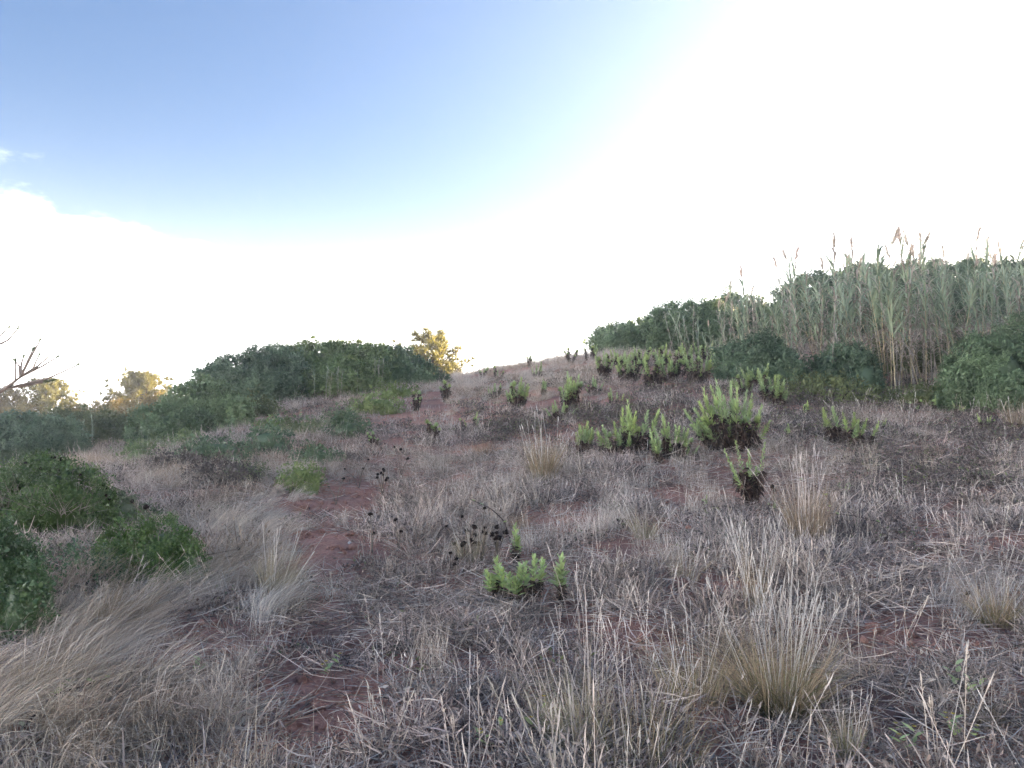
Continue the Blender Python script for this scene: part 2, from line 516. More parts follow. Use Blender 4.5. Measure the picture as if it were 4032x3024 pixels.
def v_dark(g, i):
    n = 60
    P = np.stack([RNG.normal(0, .10, n), RNG.normal(0, .10, n), .01 + .10 * RNG.random(n)], -1)
    D = rand_dirs(n); D[:, 2] = np.abs(D[:, 2]); D = nrm(D)
    leaves(g, P, D, nrm(rand_dirs(n) + [0, 0, 1]), .02 + .035 * RNG.random(n), .012 + .012 * RNG.random(n), RNG.random(n) ** 1.4, 0)
    m = 7
    P = np.stack([RNG.normal(0, .09, m), RNG.normal(0, .09, m), .04 + .08 * RNG.random(m)], -1)
    leaves(g, P, nrm(rand_dirs(m) + [0, 0, .6]), nrm(rand_dirs(m) + [0, 0, 1]), .03 + .02 * RNG.random(m), .016, None, 1)
    m = 16
    P = np.stack([RNG.normal(0, .10, m), RNG.normal(0, .10, m), np.zeros(m)], -1)
    strips(g, P, nrm(rand_dirs(m) * .7 + [0, 0, .8]), .08 + .10 * RNG.random(m), .004, RNG.normal(0, .03, (m, 3)), 2, None, RNG.random(m), 0)

def v_crumb(g, i):
    for q in range(6):
        r = .008 + .022 * RNG.random() ** 2
        blob(g, np.array([RNG.normal(0, .06), RNG.normal(0, .06), r * .4]), np.array([r, r * .8, r * .65]), RNG.random() * 50, 7, 5, .4, .5, 0, 1.6)

def v_litter(g, i):
    n = 34
    P = np.stack([RNG.normal(0, .12, n), RNG.normal(0, .12, n), 0.004 + 0.05 * RNG.random(n) ** 2], -1)
    D = rand_dirs(n); D[:, 2] = np.abs(D[:, 2]) * 0.22; D = nrm(D)
    strips(g, P, D, 0.06 + 0.16 * RNG.random(n), 0.003 + 0.003 * RNG.random(n), RNG.normal(0, .02, (n, 3)), 3, [.7, 1, .9, .3], RNG.random(n))

def v_long(g, i):
    """long fine grass leaning to local +X"""
    n = 70
    P = np.stack([RNG.normal(0, .07, n), RNG.normal(0, .07, n), np.zeros(n)], -1)
    D = nrm(np.stack([0.25 + RNG.normal(0, .22, n), RNG.normal(0, .25, n), 0.8 + 0.3 * RNG.random(n)], -1))
    L = 0.28 + 0.30 * RNG.random(n)
    bend = np.stack([0.16 + 0.16 * RNG.random(n), RNG.normal(0, .06, n), -0.08 - 0.16 * RNG.random(n)], -1)
    strips(g, P, D, L, 0.003 + 0.0025 * RNG.random(n), bend, 4, [1, 1, .85, .6, .2], RNG.random(n))

def v_stalk(g, i):
    n = 4 + i % 3
    P = np.stack([RNG.normal(0, .05, n), RNG.normal(0, .05, n), np.zeros(n)], -1)
    D = nrm(np.stack([RNG.normal(0, .22, n), RNG.normal(0, .22, n), np.ones(n)], -1))
    L = 0.26 + 0.32 * RNG.random(n)
    bend = RNG.normal(0, .04, (n, 3))
    s = nrm(np.cross(D, np.array([0.1, 1, 0.1])))
    tn = RNG.random(n)
    strips(g, P, D, L, 0.0038, bend, 3, [1, .9, .8, .7], tn, 0, s)
    strips(g, P + D * L[:, None] * 0.93 + bend * .86, nrm(D + bend), 0.05 + 0.06 * RNG.random(n), 0.0065, bend * 0.2, 3, [.3, 1, .8, .1], np.minimum(1, tn + .35), 0, s)
    for q in range(n):
        m = 5
        t = 0.5 + 0.5 * RNG.random(m)
        Q = P[q] + D[q] * (L[q] * t)[:, None] + bend[q] * (t ** 2)[:, None]
        leaves(g, Q, nrm(D[q] + rand_dirs(m) * .5), rand_dirs(m), 0.03, 0.006, np.full(m, tn[q]))

def v_fine(g, i):
    """upright fine dead grass"""
    n = 46
    P = np.stack([RNG.normal(0, .06, n), RNG.normal(0, .06, n), np.zeros(n)], -1)
    D = nrm(np.stack([RNG.normal(0, .3, n), RNG.normal(0, .3, n), np.ones(n)], -1))
    L = 0.10 + 0.24 * RNG.random(n)
    strips(g, P, D, L, 0.003 + 0.002 * RNG.random(n), RNG.normal(0, .05, (n, 3)), 3, None, RNG.random(n))

def scatter(name, label, cat, coll, x, y, scl, rotz, lean, itint):
    z = height(x, y) - 0.006
    n = len(x)
    me = bpy.data.meshes.new(name)
    me.vertices.add(n)
    me.vertices.foreach_set('co', np.stack([x, y, z], -1).astype(np.float32).ravel())
    def fl(nm, val, typ='FLOAT'):
        a = me.attributes.new(nm, typ, 'POINT')
        a.data.foreach_set('vector' if typ == 'FLOAT_VECTOR' else 'value', np.asarray(val, np.float32 if typ != 'INT' else np.int32).ravel())
    fl('rot', np.stack([RNG.normal(0, lean, n), RNG.normal(0, lean, n), rotz], -1), 'FLOAT_VECTOR')
    fl('scl', scl); fl('itint', itint)
    fl('var', RNG.integers(0, len(coll.objects), n), 'INT')
    o = link(name, me)
    ng = bpy.data.node_groups.new(name, 'GeometryNodeTree')
    ng.interface.new_socket('Geometry', in_out='INPUT', socket_type='NodeSocketGeometry')
    ng.interface.new_socket('Geometry', in_out='OUTPUT', socket_type='NodeSocketGeometry')
    N, L = ng.nodes, ng.links
    gi, go = N.new('NodeGroupInput'), N.new('NodeGroupOutput')
    ci = N.new('GeometryNodeCollectionInfo'); ci.inputs['Collection'].default_value = coll
    ci.inputs['Separate Children'].default_value = True
    ip = N.new('GeometryNodeInstanceOnPoints'); ip.inputs['Pick Instance'].default_value = True
    def named(nm, typ):
        a = N.new('GeometryNodeInputNamedAttribute'); a.data_type = typ; a.inputs['Name'].default_value = nm
        return a.outputs['Attribute']
    L.new(gi.outputs[0], ip.inputs['Points']); L.new(ci.outputs[0], ip.inputs['Instance'])
    L.new(named('var', 'INT'), ip.inputs['Instance Index'])
    e2r = N.new('FunctionNodeEulerToRotation'); L.new(named('rot', 'FLOAT_VECTOR'), e2r.inputs[0])
    L.new(e2r.outputs[0], ip.inputs['Rotation']); L.new(named('scl', 'FLOAT'), ip.inputs['Scale'])
    L.new(ip.outputs[0], go.inputs[0])
    md = o.modifiers.new('scatter', 'NODES'); md.node_group = ng
    tag(o, label, cat, None, 'stuff')
    return o

def field(bands, wide=0.80):
    """random ground points in front of the camera; bands = (y0, y1, per square metre)"""
    X, Y = [], []
    for y0, y1, d in bands:
        w1 = wide * y1 + 2.0
        n = int(d * (y1 - y0) * 2 * w1)
        y = y0 + (y1 - y0) * RNG.random(n); x = (RNG.random(n) * 2 - 1) * w1
        k = np.abs(x) < wide * y + 2.0
        X.append(x[k]); Y.append(y[k])
    return np.concatenate(X), np.concatenate(Y)

def ell(px, py, lst, soft=0.35, grow=1.0):
    """1 inside the listed photograph ellipses (as they lie on the ground), 0 outside"""
    m = np.zeros_like(px)
    for cx, cy, rx, ry in lst:
        d = np.hypot((px - cx) / (rx * grow + 25 * (grow > 1)), (py - cy) / (ry * grow + 12 * (grow > 1)))
        m = np.maximum(m, np.clip((1 + soft - d) / (2 * soft), 0, 1))
    return m

BARE = [(1270, 2790, 190, 70), (1120, 2720, 120, 50), (1130, 2960, 140, 50), (640, 2600, 90, 45), (820, 2490, 110, 45), (880, 2580, 60, 40), (1380, 2540, 70, 35),
        (3480, 2510, 190, 45), (3650, 2560, 250, 45), (3900, 2540, 130, 45), (3450, 2450, 60, 30), (2690, 2320, 90, 55), (2530, 2540, 70, 80), (2940, 2330, 70, 40),
        (2290, 2450, 55, 40), (3490, 2830, 110, 50), (3110, 2990, 120, 50), (2890, 2930, 80, 60), (3700, 2980, 150, 45), (3960, 2750, 90, 40), (1190, 2010, 70, 20), (1330, 1950, 110, 22), (1420, 2000, 90, 20),
        (1370, 2160, 110, 30), (1200, 2140, 70, 30), (2200, 2040, 80, 22), (2630, 1960, 70, 18), (2280, 2000, 50, 15), (1660, 1610, 60, 10), (3740, 2010, 45, 18), (3680, 2120, 60, 15), (2470, 2180, 60, 30), (2600, 2080, 50, 25), (1260, 2240, 90, 40), (3950, 2150, 80, 25)]
TAN = [(560, 2300, 260, 170), (420, 2520, 330, 170), (250, 2850, 330, 190), (1080, 2230, 260, 210), (950, 2050, 200, 120), (620, 2830, 260, 130), (1250, 2080, 120, 60),
       (1900, 1510, 300, 70), (2180, 1430, 320, 45), (2050, 1560, 300, 50), (1800, 1620, 160, 50), (3900, 2400, 160, 80), (700, 1880, 120, 60), (1050, 1900, 250, 90)]
GREY = [(1750, 2350, 380, 200), (1700, 2750, 420, 160), (2000, 2600, 260, 160), (2600, 1700, 420, 100), (3500, 2000, 420, 130), (1750, 1850, 180, 80)]

CLEAR = [(2060, 2300, 170, 70), (2210, 2310, 60, 70), (2025, 2160, 60, 70), (2950, 1930, 130, 90), (2480, 1770, 180, 50), (2880, 1740, 190, 70), (2640, 1790, 140, 45), (2290, 1760, 80, 45), (2240, 1590, 90, 40), (2030, 1590, 80, 35), (2650, 1480, 300, 40),
         (640, 2190, 150, 70), (420, 2200, 160, 60), (200, 2080, 260, 70), (40, 2330, 140, 90), (3340, 1720, 140, 40)]
DARK = [(2500, 1650, 280, 60), (3700, 1860, 280, 110), (3200, 1700, 160, 60), (2720, 1560, 200, 40), (3300, 1580, 260, 40), (2000, 1680, 160, 50), (3900, 1750, 200, 80)]

PATH = [(1240, 2900, 170, 120), (1250, 2620, 190, 130), (1290, 2400, 150, 120), (1330, 2220, 150, 90), (1360, 2060, 170, 70), (1420, 1940, 140, 60), (1500, 1840, 120, 50), (1570, 1750, 90, 45), (1630, 1670, 70, 35), (1690, 1610, 55, 28), (1740, 1560, 45, 22)]

def make_cover():
    c_weed = make_variants('weed_tuft', M['weed'], v_weed, 10)
    c_lit = make_variants('litter_patch', M['weed'], v_litter, 6)
    c_long = make_variants('long_grass_tuft', M['stalk'], v_long, 8)
    c_stalk = make_variants('grass_stalks', M['stalk'], v_stalk, 12)
    c_fine = make_variants('fine_grass_tuft', M['stalk'], v_fine, 8)
    # low weeds
    x, y = field([(1.0, 5, 75), (5, 9, 55), (9, 15, 34), (15, 24, 20), (24, 36, 11)])
    px, py = project(x, y, height(x, y))
    bare = ell(px, py, BARE, .3, 1.35); tan = ell(px, py, TAN, .5)
    nz = n2(x, y, 0.9, 4.0); nf = n2(x, y, 3.0, 8.0)
    dark = ell(px, py, DARK, .6)
    p = (0.78 + 0.55 * nz + 0.45 * nf) * (1 - 0.97 * bare) * (1 - 0.55 * tan) * (1 - .75 * ell(px, py, CLEAR)) * (1 - .7 * dark) * (1 - .66 * ell(px, py, PATH))
    k = RNG.random(len(x)) < p
    x, y, px, py, tan, nz = x[k], y[k], px[k], py[k], tan[k], nz[k]
    sc = (0.55 + 0.7 * RNG.random(len(x))) * (1 + 0.5 * nz) * np.interp(y, [0, 6, 14, 30], [1, 1.0, .95, 1.3])
    scatter('dry_weeds', 'low tangle of grey dead weeds covering the whole slope', 'dry weeds', c_weed, x, y, sc, RNG.random(len(x)) * 6.28, .12,
            np.clip(tan * .8 + 0.3 * (n2(x, y, .5, 21.) > .2), 0, 1))
    # dark creeping weeds with a few green leaves
    c_dark = make_variants('dark_weed_tuft', [M['brown_shrub'], M['olive_bush']], v_dark, 8)
    x, y = field([(4, 9, 40), (9, 15, 34), (15, 24, 18)])
    px, py = project(x, y, height(x, y))
    k = RNG.random(len(x)) < (ell(px, py, DARK, .6) * .9 + .25 * np.clip(n2(x, y, .7, 41.), 0, 1)) * (1 - ell(px, py, BARE, .3, 1.35))
    x, y = x[k], y[k]
    scatter('dark_weeds', 'dark brown creeping weeds flecked with green between the leafy weeds', 'dark weeds', c_dark, x, y, (.6 + .6 * RNG.random(len(x))) * np.interp(y, [0, 10, 20], [.9, 1, 1.5]), RNG.random(len(x)) * 6.28, .1, 0 * x)
    # litter lying flat, on bare patches too
    x, y = field([(1.0, 6, 60), (6, 12, 26)])
    px, py = project(x, y, height(x, y))
    k = RNG.random(len(x)) < (1 - 0.85 * ell(px, py, BARE, .3, 1.35)) * (1 - .5 * ell(px, py, PATH))
    x, y = x[k], y[k]
    scatter('straw_litter', 'broken straw lying flat on the red earth', 'straw', c_lit, x, y, .7 + .6 * RNG.random(len(x)), RNG.random(len(x)) * 6.28, .08, 0.4 * RNG.random(len(x)))
    # crumbs of earth on the bare patches
    c_crumb = make_variants('soil_crumbs', M['soil'], v_crumb, 6)
    x, y = field([(1.5, 6, 90), (6, 11, 50)])
    px, py = project(x, y, height(x, y))
    k = RNG.random(len(x)) < ell(px, py, BARE, .4, 1.3) * .8 + ell(px, py, PATH) * .35
    x, y = x[k], y[k]
    scatter('soil_crumbs', 'crumbs and small lumps of red earth on the bare patches', 'soil', c_crumb, x, y, .5 + .9 * RNG.random(len(x)) ** 2, RNG.random(len(x)) * 6.28, .1, 0 * x)
    # long tan grass, combed by the wind
    x, y = field([(1.0, 5, 60), (5, 9, 45), (9, 15, 30), (15, 26, 15)])
    px, py = project(x, y, height(x, y))
    p = ell(px, py, TAN, .5) * (1 - .97 * ell(px, py, BARE, .3, 1.35)) * (1 - .9 * ell(px, py, CLEAR)) * (1 - .75 * ell(px, py, PATH)) * (0.75 + 0.5 * n2(x, y, 1.1, 2.))
    k = RNG.random(len(x)) < p
    x, y = x[k], y[k]; px = px[k]; py = py[k]
    ang = np.interp(px, [0, 700, 1500, 4032], [0.15, 0.0, 0.6, 1.0]) + 0.9 * n2(x, y, .6, 6.) + RNG.normal(0, .25, len(x))
    sc = (0.65 + 0.5 * RNG.random(len(x))) * np.interp(py, [1400, 1600, 2000, 2400], [1.0, .8, .8, 1.0]) * np.interp(px, [0, 900, 1300, 4032], [.85, .7, .6, .7])
    scatter('long_grass', 'long tan grass combed over by the wind', 'grass', c_long, x, y, sc, ang, .12, np.clip(.15 + .5 * n2(x, y, .8, 1.) + .3 * RNG.random(len(x)), 0, 1))
    # thin pale stalks standing above the weeds
    x, y = field([(1.6, 5, 10), (5, 9, 9), (9, 16, 6), (16, 30, 4)])
    px, py = project(x, y, height(x, y))
    p = (0.35 + 0.75 * n2(x, y, .8, 14.)) * np.interp(px, [0, 1500, 2000, 4032], [.25, .35, 1, 1]) * (1 - .5 * ell(px, py, BARE, .3, 1.35))
    p = p + 0.8 * ell(px, py, [(2150, 1900, 240, 100), (2950, 2280, 220, 130), (3400, 2080, 260, 110), (2450, 2480, 300, 160), (1950, 2120, 180, 70), (3850, 2330, 160, 110)])
    k = RNG.random(len(x)) < p * (1 - .85 * ell(px, py, CLEAR)) * (1 - .6 * ell(px, py, DARK, .6))
    x, y = x[k], y[k]
    scatter('grass_stalks', 'thin pale seed stalks standing above the weeds', 'grass stalks', c_stalk, x, y, (.5 + .55 * RNG.random(len(x))), RNG.random(len(x)) * 6.28, .16, .5 * RNG.random(len(x)))
    # fine upright dead grass, in drifts
    x, y = field([(1.0, 6, 34), (6, 12, 26), (12, 20, 18), (20, 34, 16)])
    px, py = project(x, y, height(x, y))
    p = 0.25 + 0.8 * n2(x, y, .55, 33.) + .6 * ell(px, py, [(1900, 1480, 300, 60), (2200, 1420, 350, 50), (3200, 2120, 180, 90), (600, 1800, 300, 120), (1200, 1650, 300, 80)], .6)
    k = RNG.random(len(x)) < p * (1 - .95 * ell(px, py, BARE, .3, 1.35)) * (1 - .8 * ell(px, py, CLEAR)) * (1 - .8 * ell(px, py, DARK, .6)) * (1 - .85 * ell(px, py, PATH))
    x, y = x[k], y[k]
    scatter('fine_grass', 'fine upright dead grass in drifts between the weeds', 'grass', c_fine, x, y, (.6 + .6 * RNG.random(len(x))) * np.interp(y, [0, 8, 18, 28], [.8, .85, .8, 1.0]), RNG.random(len(x)) * 6.28, .1,
            np.clip(.4 + .8 * n2(x, y, .4, 3.), 0, 1))
make_cover()
# ------------------------------------------------------------------ bushes
def rotz(v, a):
    c, s = math.cos(a), math.sin(a)
    return np.stack([v[:, 0] * c - v[:, 1] * s, v[:, 0] * s + v[:, 1] * c, v[:, 2]], -1)

def leaf_clumps(g, lobes, zg, spacing, leaf, per, seed, amp=0.10, aspect=0.5, fuzz=0.5, up=0.5):
    """clumps of leaves over the outside of a union of ellipsoids; lobes = [(centre, radii)]"""
    allv = []
    for li, (c, r) in enumerate(lobes):
        area = 4 * math.pi * ((r[0] * r[1]) ** 1.6 / 3 + (r[0] * r[2]) ** 1.6 / 3 + (r[1] * r[2]) ** 1.6 / 3) ** (1 / 1.6)
        n = max(8, int(area / spacing ** 2))
        d = rand_dirs(n)
        p = c + d * r * (1 + amp * fbm(d * 2.2 + seed + li * 5.1, 3) + RNG.normal(0, .02, n))[:, None]
        k = p[:, 2] > zg(p[:, 0], p[:, 1]) + spacing * 0.25
        for lj, (c2, r2) in enumerate(lobes):
            if lj != li:
                k &= (((p - c2) / (r2 * 0.93)) ** 2).sum(-1) > 1
        p, d = p[k], d[k]
        if not len(p):
            continue
        nn = nrm(d / r)
        out = (RNG.random(len(p)) < .05) * (.2 + .5 * RNG.random(len(p))) * spacing
        p = p + (nn + np.array([0, 0, .7])) * out[:, None]
        m = len(p) * per
        ci = np.repeat(np.arange(len(p)), per)
        csz = spacing * (0.5 + 0.6 * RNG.random(len(p)))
        off = rand_dirs(m) * (RNG.random(m) ** 0.6)[:, None]
        off = off + nn[ci] * 0.05
        Q = p[ci] + off * csz[ci][:, None]
        D = rand_dirs(m); D = D - nn[ci] * (D * nn[ci]).sum(-1, keepdims=True)
        D = nrm(nrm(D) * .8 + nn[ci] * (.15 + .6 * RNG.random(m))[:, None] + np.array([0, 0, up * .5]))
        N = nrm(nn[ci] * 1.2 + rand_dirs(m) * 0.6 + np.array([0, 0, .4]))
        L = leaf * (0.45 + 1.0 * RNG.random(m))
        ct = np.clip(0.45 + 0.22 * RNG.normal(size=len(p)) + .35 * fbm(p / (spacing * 5) + seed, 2), 0, 1)
        tn = np.clip(ct[ci] * 0.65 + 0.45 * RNG.random(m) - 0.05, 0, 1)
        leaves(g, Q, D, N, L, L * aspect, tn)
        allv.append(p)

def bush(label, lobes_px, Y, mat='lentisk', name='evergreen_bush', cat='bush', group=None, leaf=None, per=64, spacing=None, twigs=0, amp=.07, aspect=.5, core=True):
    """lobes_px = [(cx, cy, rx, ry, dY)] in photograph pixels at depth Y + dY"""
    lobes = []
    for cx, cy, rx, ry, dy in lobes_px:
        y = Y + dy
        k = y / FPX
        c = pt(cx, cy, y)
        r = np.array([rx * k, max(rx * k * 0.75, 0.12), ry * k])
        lobes.append((c, r))
    bx = float(np.mean([c[0] for c, r in lobes])); by = float(np.mean([c[1] for c, r in lobes]))
    base = np.array([bx, by, gz(bx, by)])
    # let every lobe reach the ground it grows from
    L2 = []
    for c, r in lobes:
        g0 = gz(c[0], c[1]); low = c[2] - r[2]
        if low > g0 - 0.05:
            top = c[2] + r[2]
            c = c.copy(); r = r.copy()
            r[2] = (top - g0 + 0.1) * 0.56; c[2] = top - r[2]
        L2.append((c - base, r))
    lobes = L2
    zg = lambda x, y: height(x + base[0], y + base[1]) - base[2]
    leaf = leaf or float(np.clip(Y * 0.0029, 0.03, 0.16))
    spacing = spacing or float(np.clip(Y * 0.0095, 0.11, 0.5))
    o = thing(name, base, label, cat, group)
    seed = RNG.random() * 50
    g = Geo()
    leaf_clumps(g, lobes, zg, spacing, leaf, per, seed, amp, aspect)
    leaf_clumps(g, [(c, r * .84) for c, r in lobes], zg, spacing * 1.25, leaf * 1.5, int(per * .7), seed, amp, aspect * 1.2)
    if core:
        for i, (c, r) in enumerate(lobes):
            blob(g, c, r * 0.70, seed + i * 5.1, 16, 11, amp, 0.25 + .2 * RNG.random(), 0, 2.2, -0.4)
    f = g.build('crown', M[mat], o)
    tag(f, kind='stuff')
    for c, r in lobes[:3]:
        for q in range(2):
            a = RNG.random() * 6.28
            p0 = np.array([c[0] * .7 + .1 * r[0] * math.cos(a), c[1] * .7 + .1 * r[1] * math.sin(a), 0])
            p0[2] = float(zg(np.array([p0[0]]), np.array([p0[1]]))[0]) - 0.05
            p2 = c + r * 0.6 * np.array([math.cos(a), math.sin(a), 0.5])
            p1 = (p0 + p2) / 2 + np.array([0, 0, 0.1 * r[2]])
            rr = 0.02 + 0.012 * r[0]
            g = Geo()
            tube(g, [p0, p1, p2], [rr, rr * .7, rr * .3], 5, RNG.random())
            g.build('trunk', M['bark'], o, True)
    if twigs:
        g = Geo()
        c, r = lobes[0]
        n = twigs
        d = rand_dirs(n); d[:, 1] = -np.abs(d[:, 1]); d[:, 2] = np.abs(d[:, 2]) * .4 - .2; d = nrm(d)
        P = c + d * r * 0.9
        strips(g, P, nrm(d * .4 + np.array([0, 0, .8]) + rand_dirs(n) * .7), (0.25 + .35 * RNG.random(n)) * max(r[0], .3), 0.006 * Y / 8, RNG.normal(0, .05, (n, 3)), 3, None, .5 + .5 * RNG.random(n))
        tag(g.build('dead_twigs', M['stem'], o), kind='stuff')
    return o, lobes

G_MOUND = 'evergreen bushes massed on the left mound'
bush('big dark evergreen bush forming the left shoulder of the mound', [(1010, 1530, 235, 140, 0), (870, 1555, 130, 120, -.4), (1080, 1475, 130, 105, .8)], 21.5, group=G_MOUND)
bush('tallest dark evergreen bush at the crown of the left mound', [(1300, 1480, 230, 125, 0), (1440, 1450, 135, 96, .8), (1180, 1470, 130, 95, .5), (1330, 1520, 150, 90, -2.0)], 23.6, 'lentisk_light', group=G_MOUND)
bush('dark evergreen bush sloping down at the right end of the left mound', [(1540, 1450, 115, 80, 0), (1640, 1478, 80, 55, .3), (1450, 1495, 90, 65, -1.2), (1715, 1500, 55, 28, .3)], 25.0, 'lentisk', group=G_MOUND)
bush('small low evergreen bush at the right foot of the mound beside the pine', [(1620, 1495, 75, 40, 0)], 24.0, group=G_MOUND)
bush('rounded dome-shaped evergreen bush at the left front of the mound', [(800, 1625, 165, 118, 0), (905, 1645, 80, 85, -.2)], 17.4, 'lentisk_light', group=G_MOUND)
bush('low dark evergreen bush in front of the dome-shaped bush', [(640, 1705, 130, 100, 0), (755, 1700, 85, 85, .3), (590, 1745, 65, 60, -.2)], 15.4, group=G_MOUND)
bush('dark spreading bush filling the hollow at the left edge', [(90, 1720, 190, 80, 0), (230, 1725, 110, 70, .4), (-80, 1720, 160, 90, 0), (30, 1770, 130, 60, -1.0)], 15.0)
bush('grey-green bush in the hollow left of the dark bushes', [(330, 1695, 130, 62, 0), (440, 1710, 100, 55, .3), (240, 1660, 80, 40, .6)], 19.0, 'olive_bush')
bush('dull olive bush half hidden in the gap below the sunlit pines', [(490, 1710, 80, 60, 0), (430, 1670, 70, 40, .5)], 23.0, 'olive_bush')
# bushes close by at the left edge
nb, nbl = bush('near rounded bush with dark flower heads at the left edge', [(200, 1960, 200, 150, 0), (40, 1990, 140, 130, .1), (340, 1990, 90, 110, .1), (160, 1900, 130, 100, .2)], 7.6, 'lentisk_near', leaf=0.026, per=84, spacing=0.12, twigs=160)
g = Geo()
for c, r in nbl:
    d = rand_dirs(16); d[:, 2] = np.abs(d[:, 2]) + .35; d = nrm(d)
    for q in d:
        blob(g, c + q * r * 1.05, np.array([.017, .017, .014]), RNG.random() * 9, 6, 5, .2, .5)
tag(g.build('flower_heads', M['black_head'], nb), kind='stuff')
bush('low glossy green bush poking out of the tan grass at left', [(640, 2150, 130, 100, 0), (480, 2150, 90, 75, .1), (735, 2220, 65, 85, -.1)], 5.9, 'lentisk_near', leaf=0.022, per=76, spacing=0.09, aspect=.42, twigs=40)
bush('bright green bush cut by the left edge of the picture', [(20, 2260, 140, 140, 0), (-60, 2170, 130, 120, .1), (90, 2320, 90, 100, -.15)], 4.9, 'lentisk_near', leaf=0.020, per=84, spacing=0.085, twigs=30)
bush('leafy tangle between the two near left bushes', [(270, 2215, 170, 65, 0), (420, 2255, 90, 55, -.1)], 5.7, 'lentisk_near', leaf=0.022, per=22, spacing=0.11, twigs=160, core=False)
bush('flat yellow-green patch of shrub right of the near left bush', [(470, 1995, 90, 45, 0), (580, 2030, 80, 28, -.1)], 8.2, 'olive_bush', leaf=.03, per=20, spacing=.1)

# small green shrubs in the dry grass of the left slope
G_LOW = 'low green shrubs dotted over the left slope'
LOW = [('light green cushion shrub below the middle of the left mound', 1480, 1600, 95, 42, 'lime_shrub'),
       ('low olive shrub right of the reeds on the left mound', 1350, 1660, 85, 30, 'olive_bush'),
       ('green cushion shrub in the middle of the left slope', 1060, 1745, 75, 58, 'lentisk'),
       ('pale shrub just behind the green cushion shrub', 1080, 1690, 60, 34, 'lime_shrub'),
       ('small dark shrub with twiggy base below the mound reeds', 1370, 1690, 80, 45, 'lentisk'),
       ('flat brown-green shrub left of the twiggy shrub', 1190, 1685, 70, 34, 'olive_bush'),
       ('spreading green shrub in the grass below the dome-shaped bush', 840, 1785, 130, 50, 'lentisk'),
       ('yellow-green shrub at the foot of the low front bush', 720, 1745, 60, 34, 'lime_shrub'),
       ('brown and green shrub under the big left shoulder bush', 1000, 1615, 110, 34, 'olive_bush'),
       ('rust-tinted low shrub between the dome bush and the grass', 900, 1650, 70, 40, 'olive_bush'),
       ('dark green flattened shrub near the middle of the left slope', 1250, 1800, 90, 38, 'lentisk'),
       ('yellow-green bushy grass clump above the red earth', 1190, 1890, 80, 62, 'lime_shrub'),
       ('dark dry twiggy shrub low on the left slope', 700, 1830, 90, 40, 'brown_shrub'),
       ('grey-green dead-looking shrub beside the dark twiggy one', 860, 1870, 130, 50, 'brown_shrub'),
       ('thin brown shrub below the flattened green shrub', 960, 1860, 90, 38, 'olive_bush'),
       ('small lime shrub at the right foot of the mound', 1570, 1545, 70, 24, 'lime_shrub'),
       ('low dark green shrub at the left of the mound slope', 560, 1790, 70, 34, 'lime_shrub')]
for lab, cx, cy, rx, ry, mt in LOW:
    b = at(cx, cy + ry * .8)
    bush(lab, [(cx, cy, rx, ry, 0), (cx + rx * .5, cy + ry * .25, rx * .55, ry * .7, -.1), (cx - rx * .55, cy + ry * .2, rx * .5, ry * .75, .1)], b[1], mt, 'low_shrub', 'shrub', G_LOW, per=22, amp=.22, core=(mt != 'brown_shrub'),
         leaf=float(np.clip(b[1] * .0033, .03, .08)), spacing=float(np.clip(b[1] * .011, .1, .3)), twigs=14)

# bushes on the right-hand ridge
G_RIDGE = 'dark bushes along the right ridge'
bush('low dark bush at the left end of the right ridge against the sky', [(2440, 1350, 100, 62, 0), (2370, 1360, 38, 58, .2), (2520, 1330, 70, 70, .4)], 29.0, 'lentisk_light', group=G_RIDGE)
bush('large dark bush with a flat top on the right ridge', [(2680, 1285, 135, 92, 0), (2800, 1285, 110, 90, .3), (2600, 1325, 80, 62, -.2)], 28.0, group=G_RIDGE)
bush('small dark tree crown showing over the reeds at their left end', [(2880, 1180, 60, 26, 0), (2960, 1200, 70, 30, .3)], 31.0, group=G_RIDGE, name='evergreen_bush')
bush('broad dark treetop rising behind the left half of the reeds', [(3230, 1170, 150, 95, 0), (3400, 1160, 160, 110, 1), (3120, 1220, 90, 90, -.3)], 29.0, group=G_RIDGE)
bush('long dark treetop behind the right half of the reeds', [(3650, 1150, 190, 115, 0), (3860, 1130, 180, 100, .4), (4060, 1130, 160, 105, 0), (4300, 1120, 200, 120, 0)], 29.0, group=G_RIDGE)
bush('dark bush beneath the leftmost reeds', [(3000, 1405, 110, 80, 0), (2905, 1420, 95, 60, .2), (3080, 1440, 90, 55, -.4)], 17.8)
bush('dark undergrowth bush between the two reed groups', [(3330, 1440, 100, 80, 0), (3400, 1470, 70, 70, -.3), (3250, 1450, 70, 45, -.2)], 17.8)
bush('rounded dark green bush at the right edge below the reeds', [(3900, 1480, 170, 150, 0), (4030, 1420, 140, 170, .4), (3780, 1540, 90, 90, -.3), (3960, 1560, 120, 80, -.7)], 14.6, 'lentisk', leaf=.038, per=64)
bush('low brown-green undergrowth at the foot of the reeds', [(3280, 1540, 130, 45, 0), (3400, 1570, 110, 40, -.2), (3180, 1520, 90, 35, .2)], 15.6, 'olive_bush', 'low_shrub', 'shrub', per=20, amp=.2, core=False)
bush('dark low undergrowth right of the front reeds', [(3620, 1560, 110, 40, 0), (3700, 1590, 90, 35, -.3)], 15.2, 'olive_bush', 'low_shrub', 'shrub', per=22, amp=.2)
bush('dim scrub behind the bare reed canes', [(3640, 1420, 150, 70, 0), (3800, 1390, 130, 70, .2), (3500, 1400, 110, 70, .2)], 20.6, 'olive_bush', 'low_shrub', 'shrub', per=20)
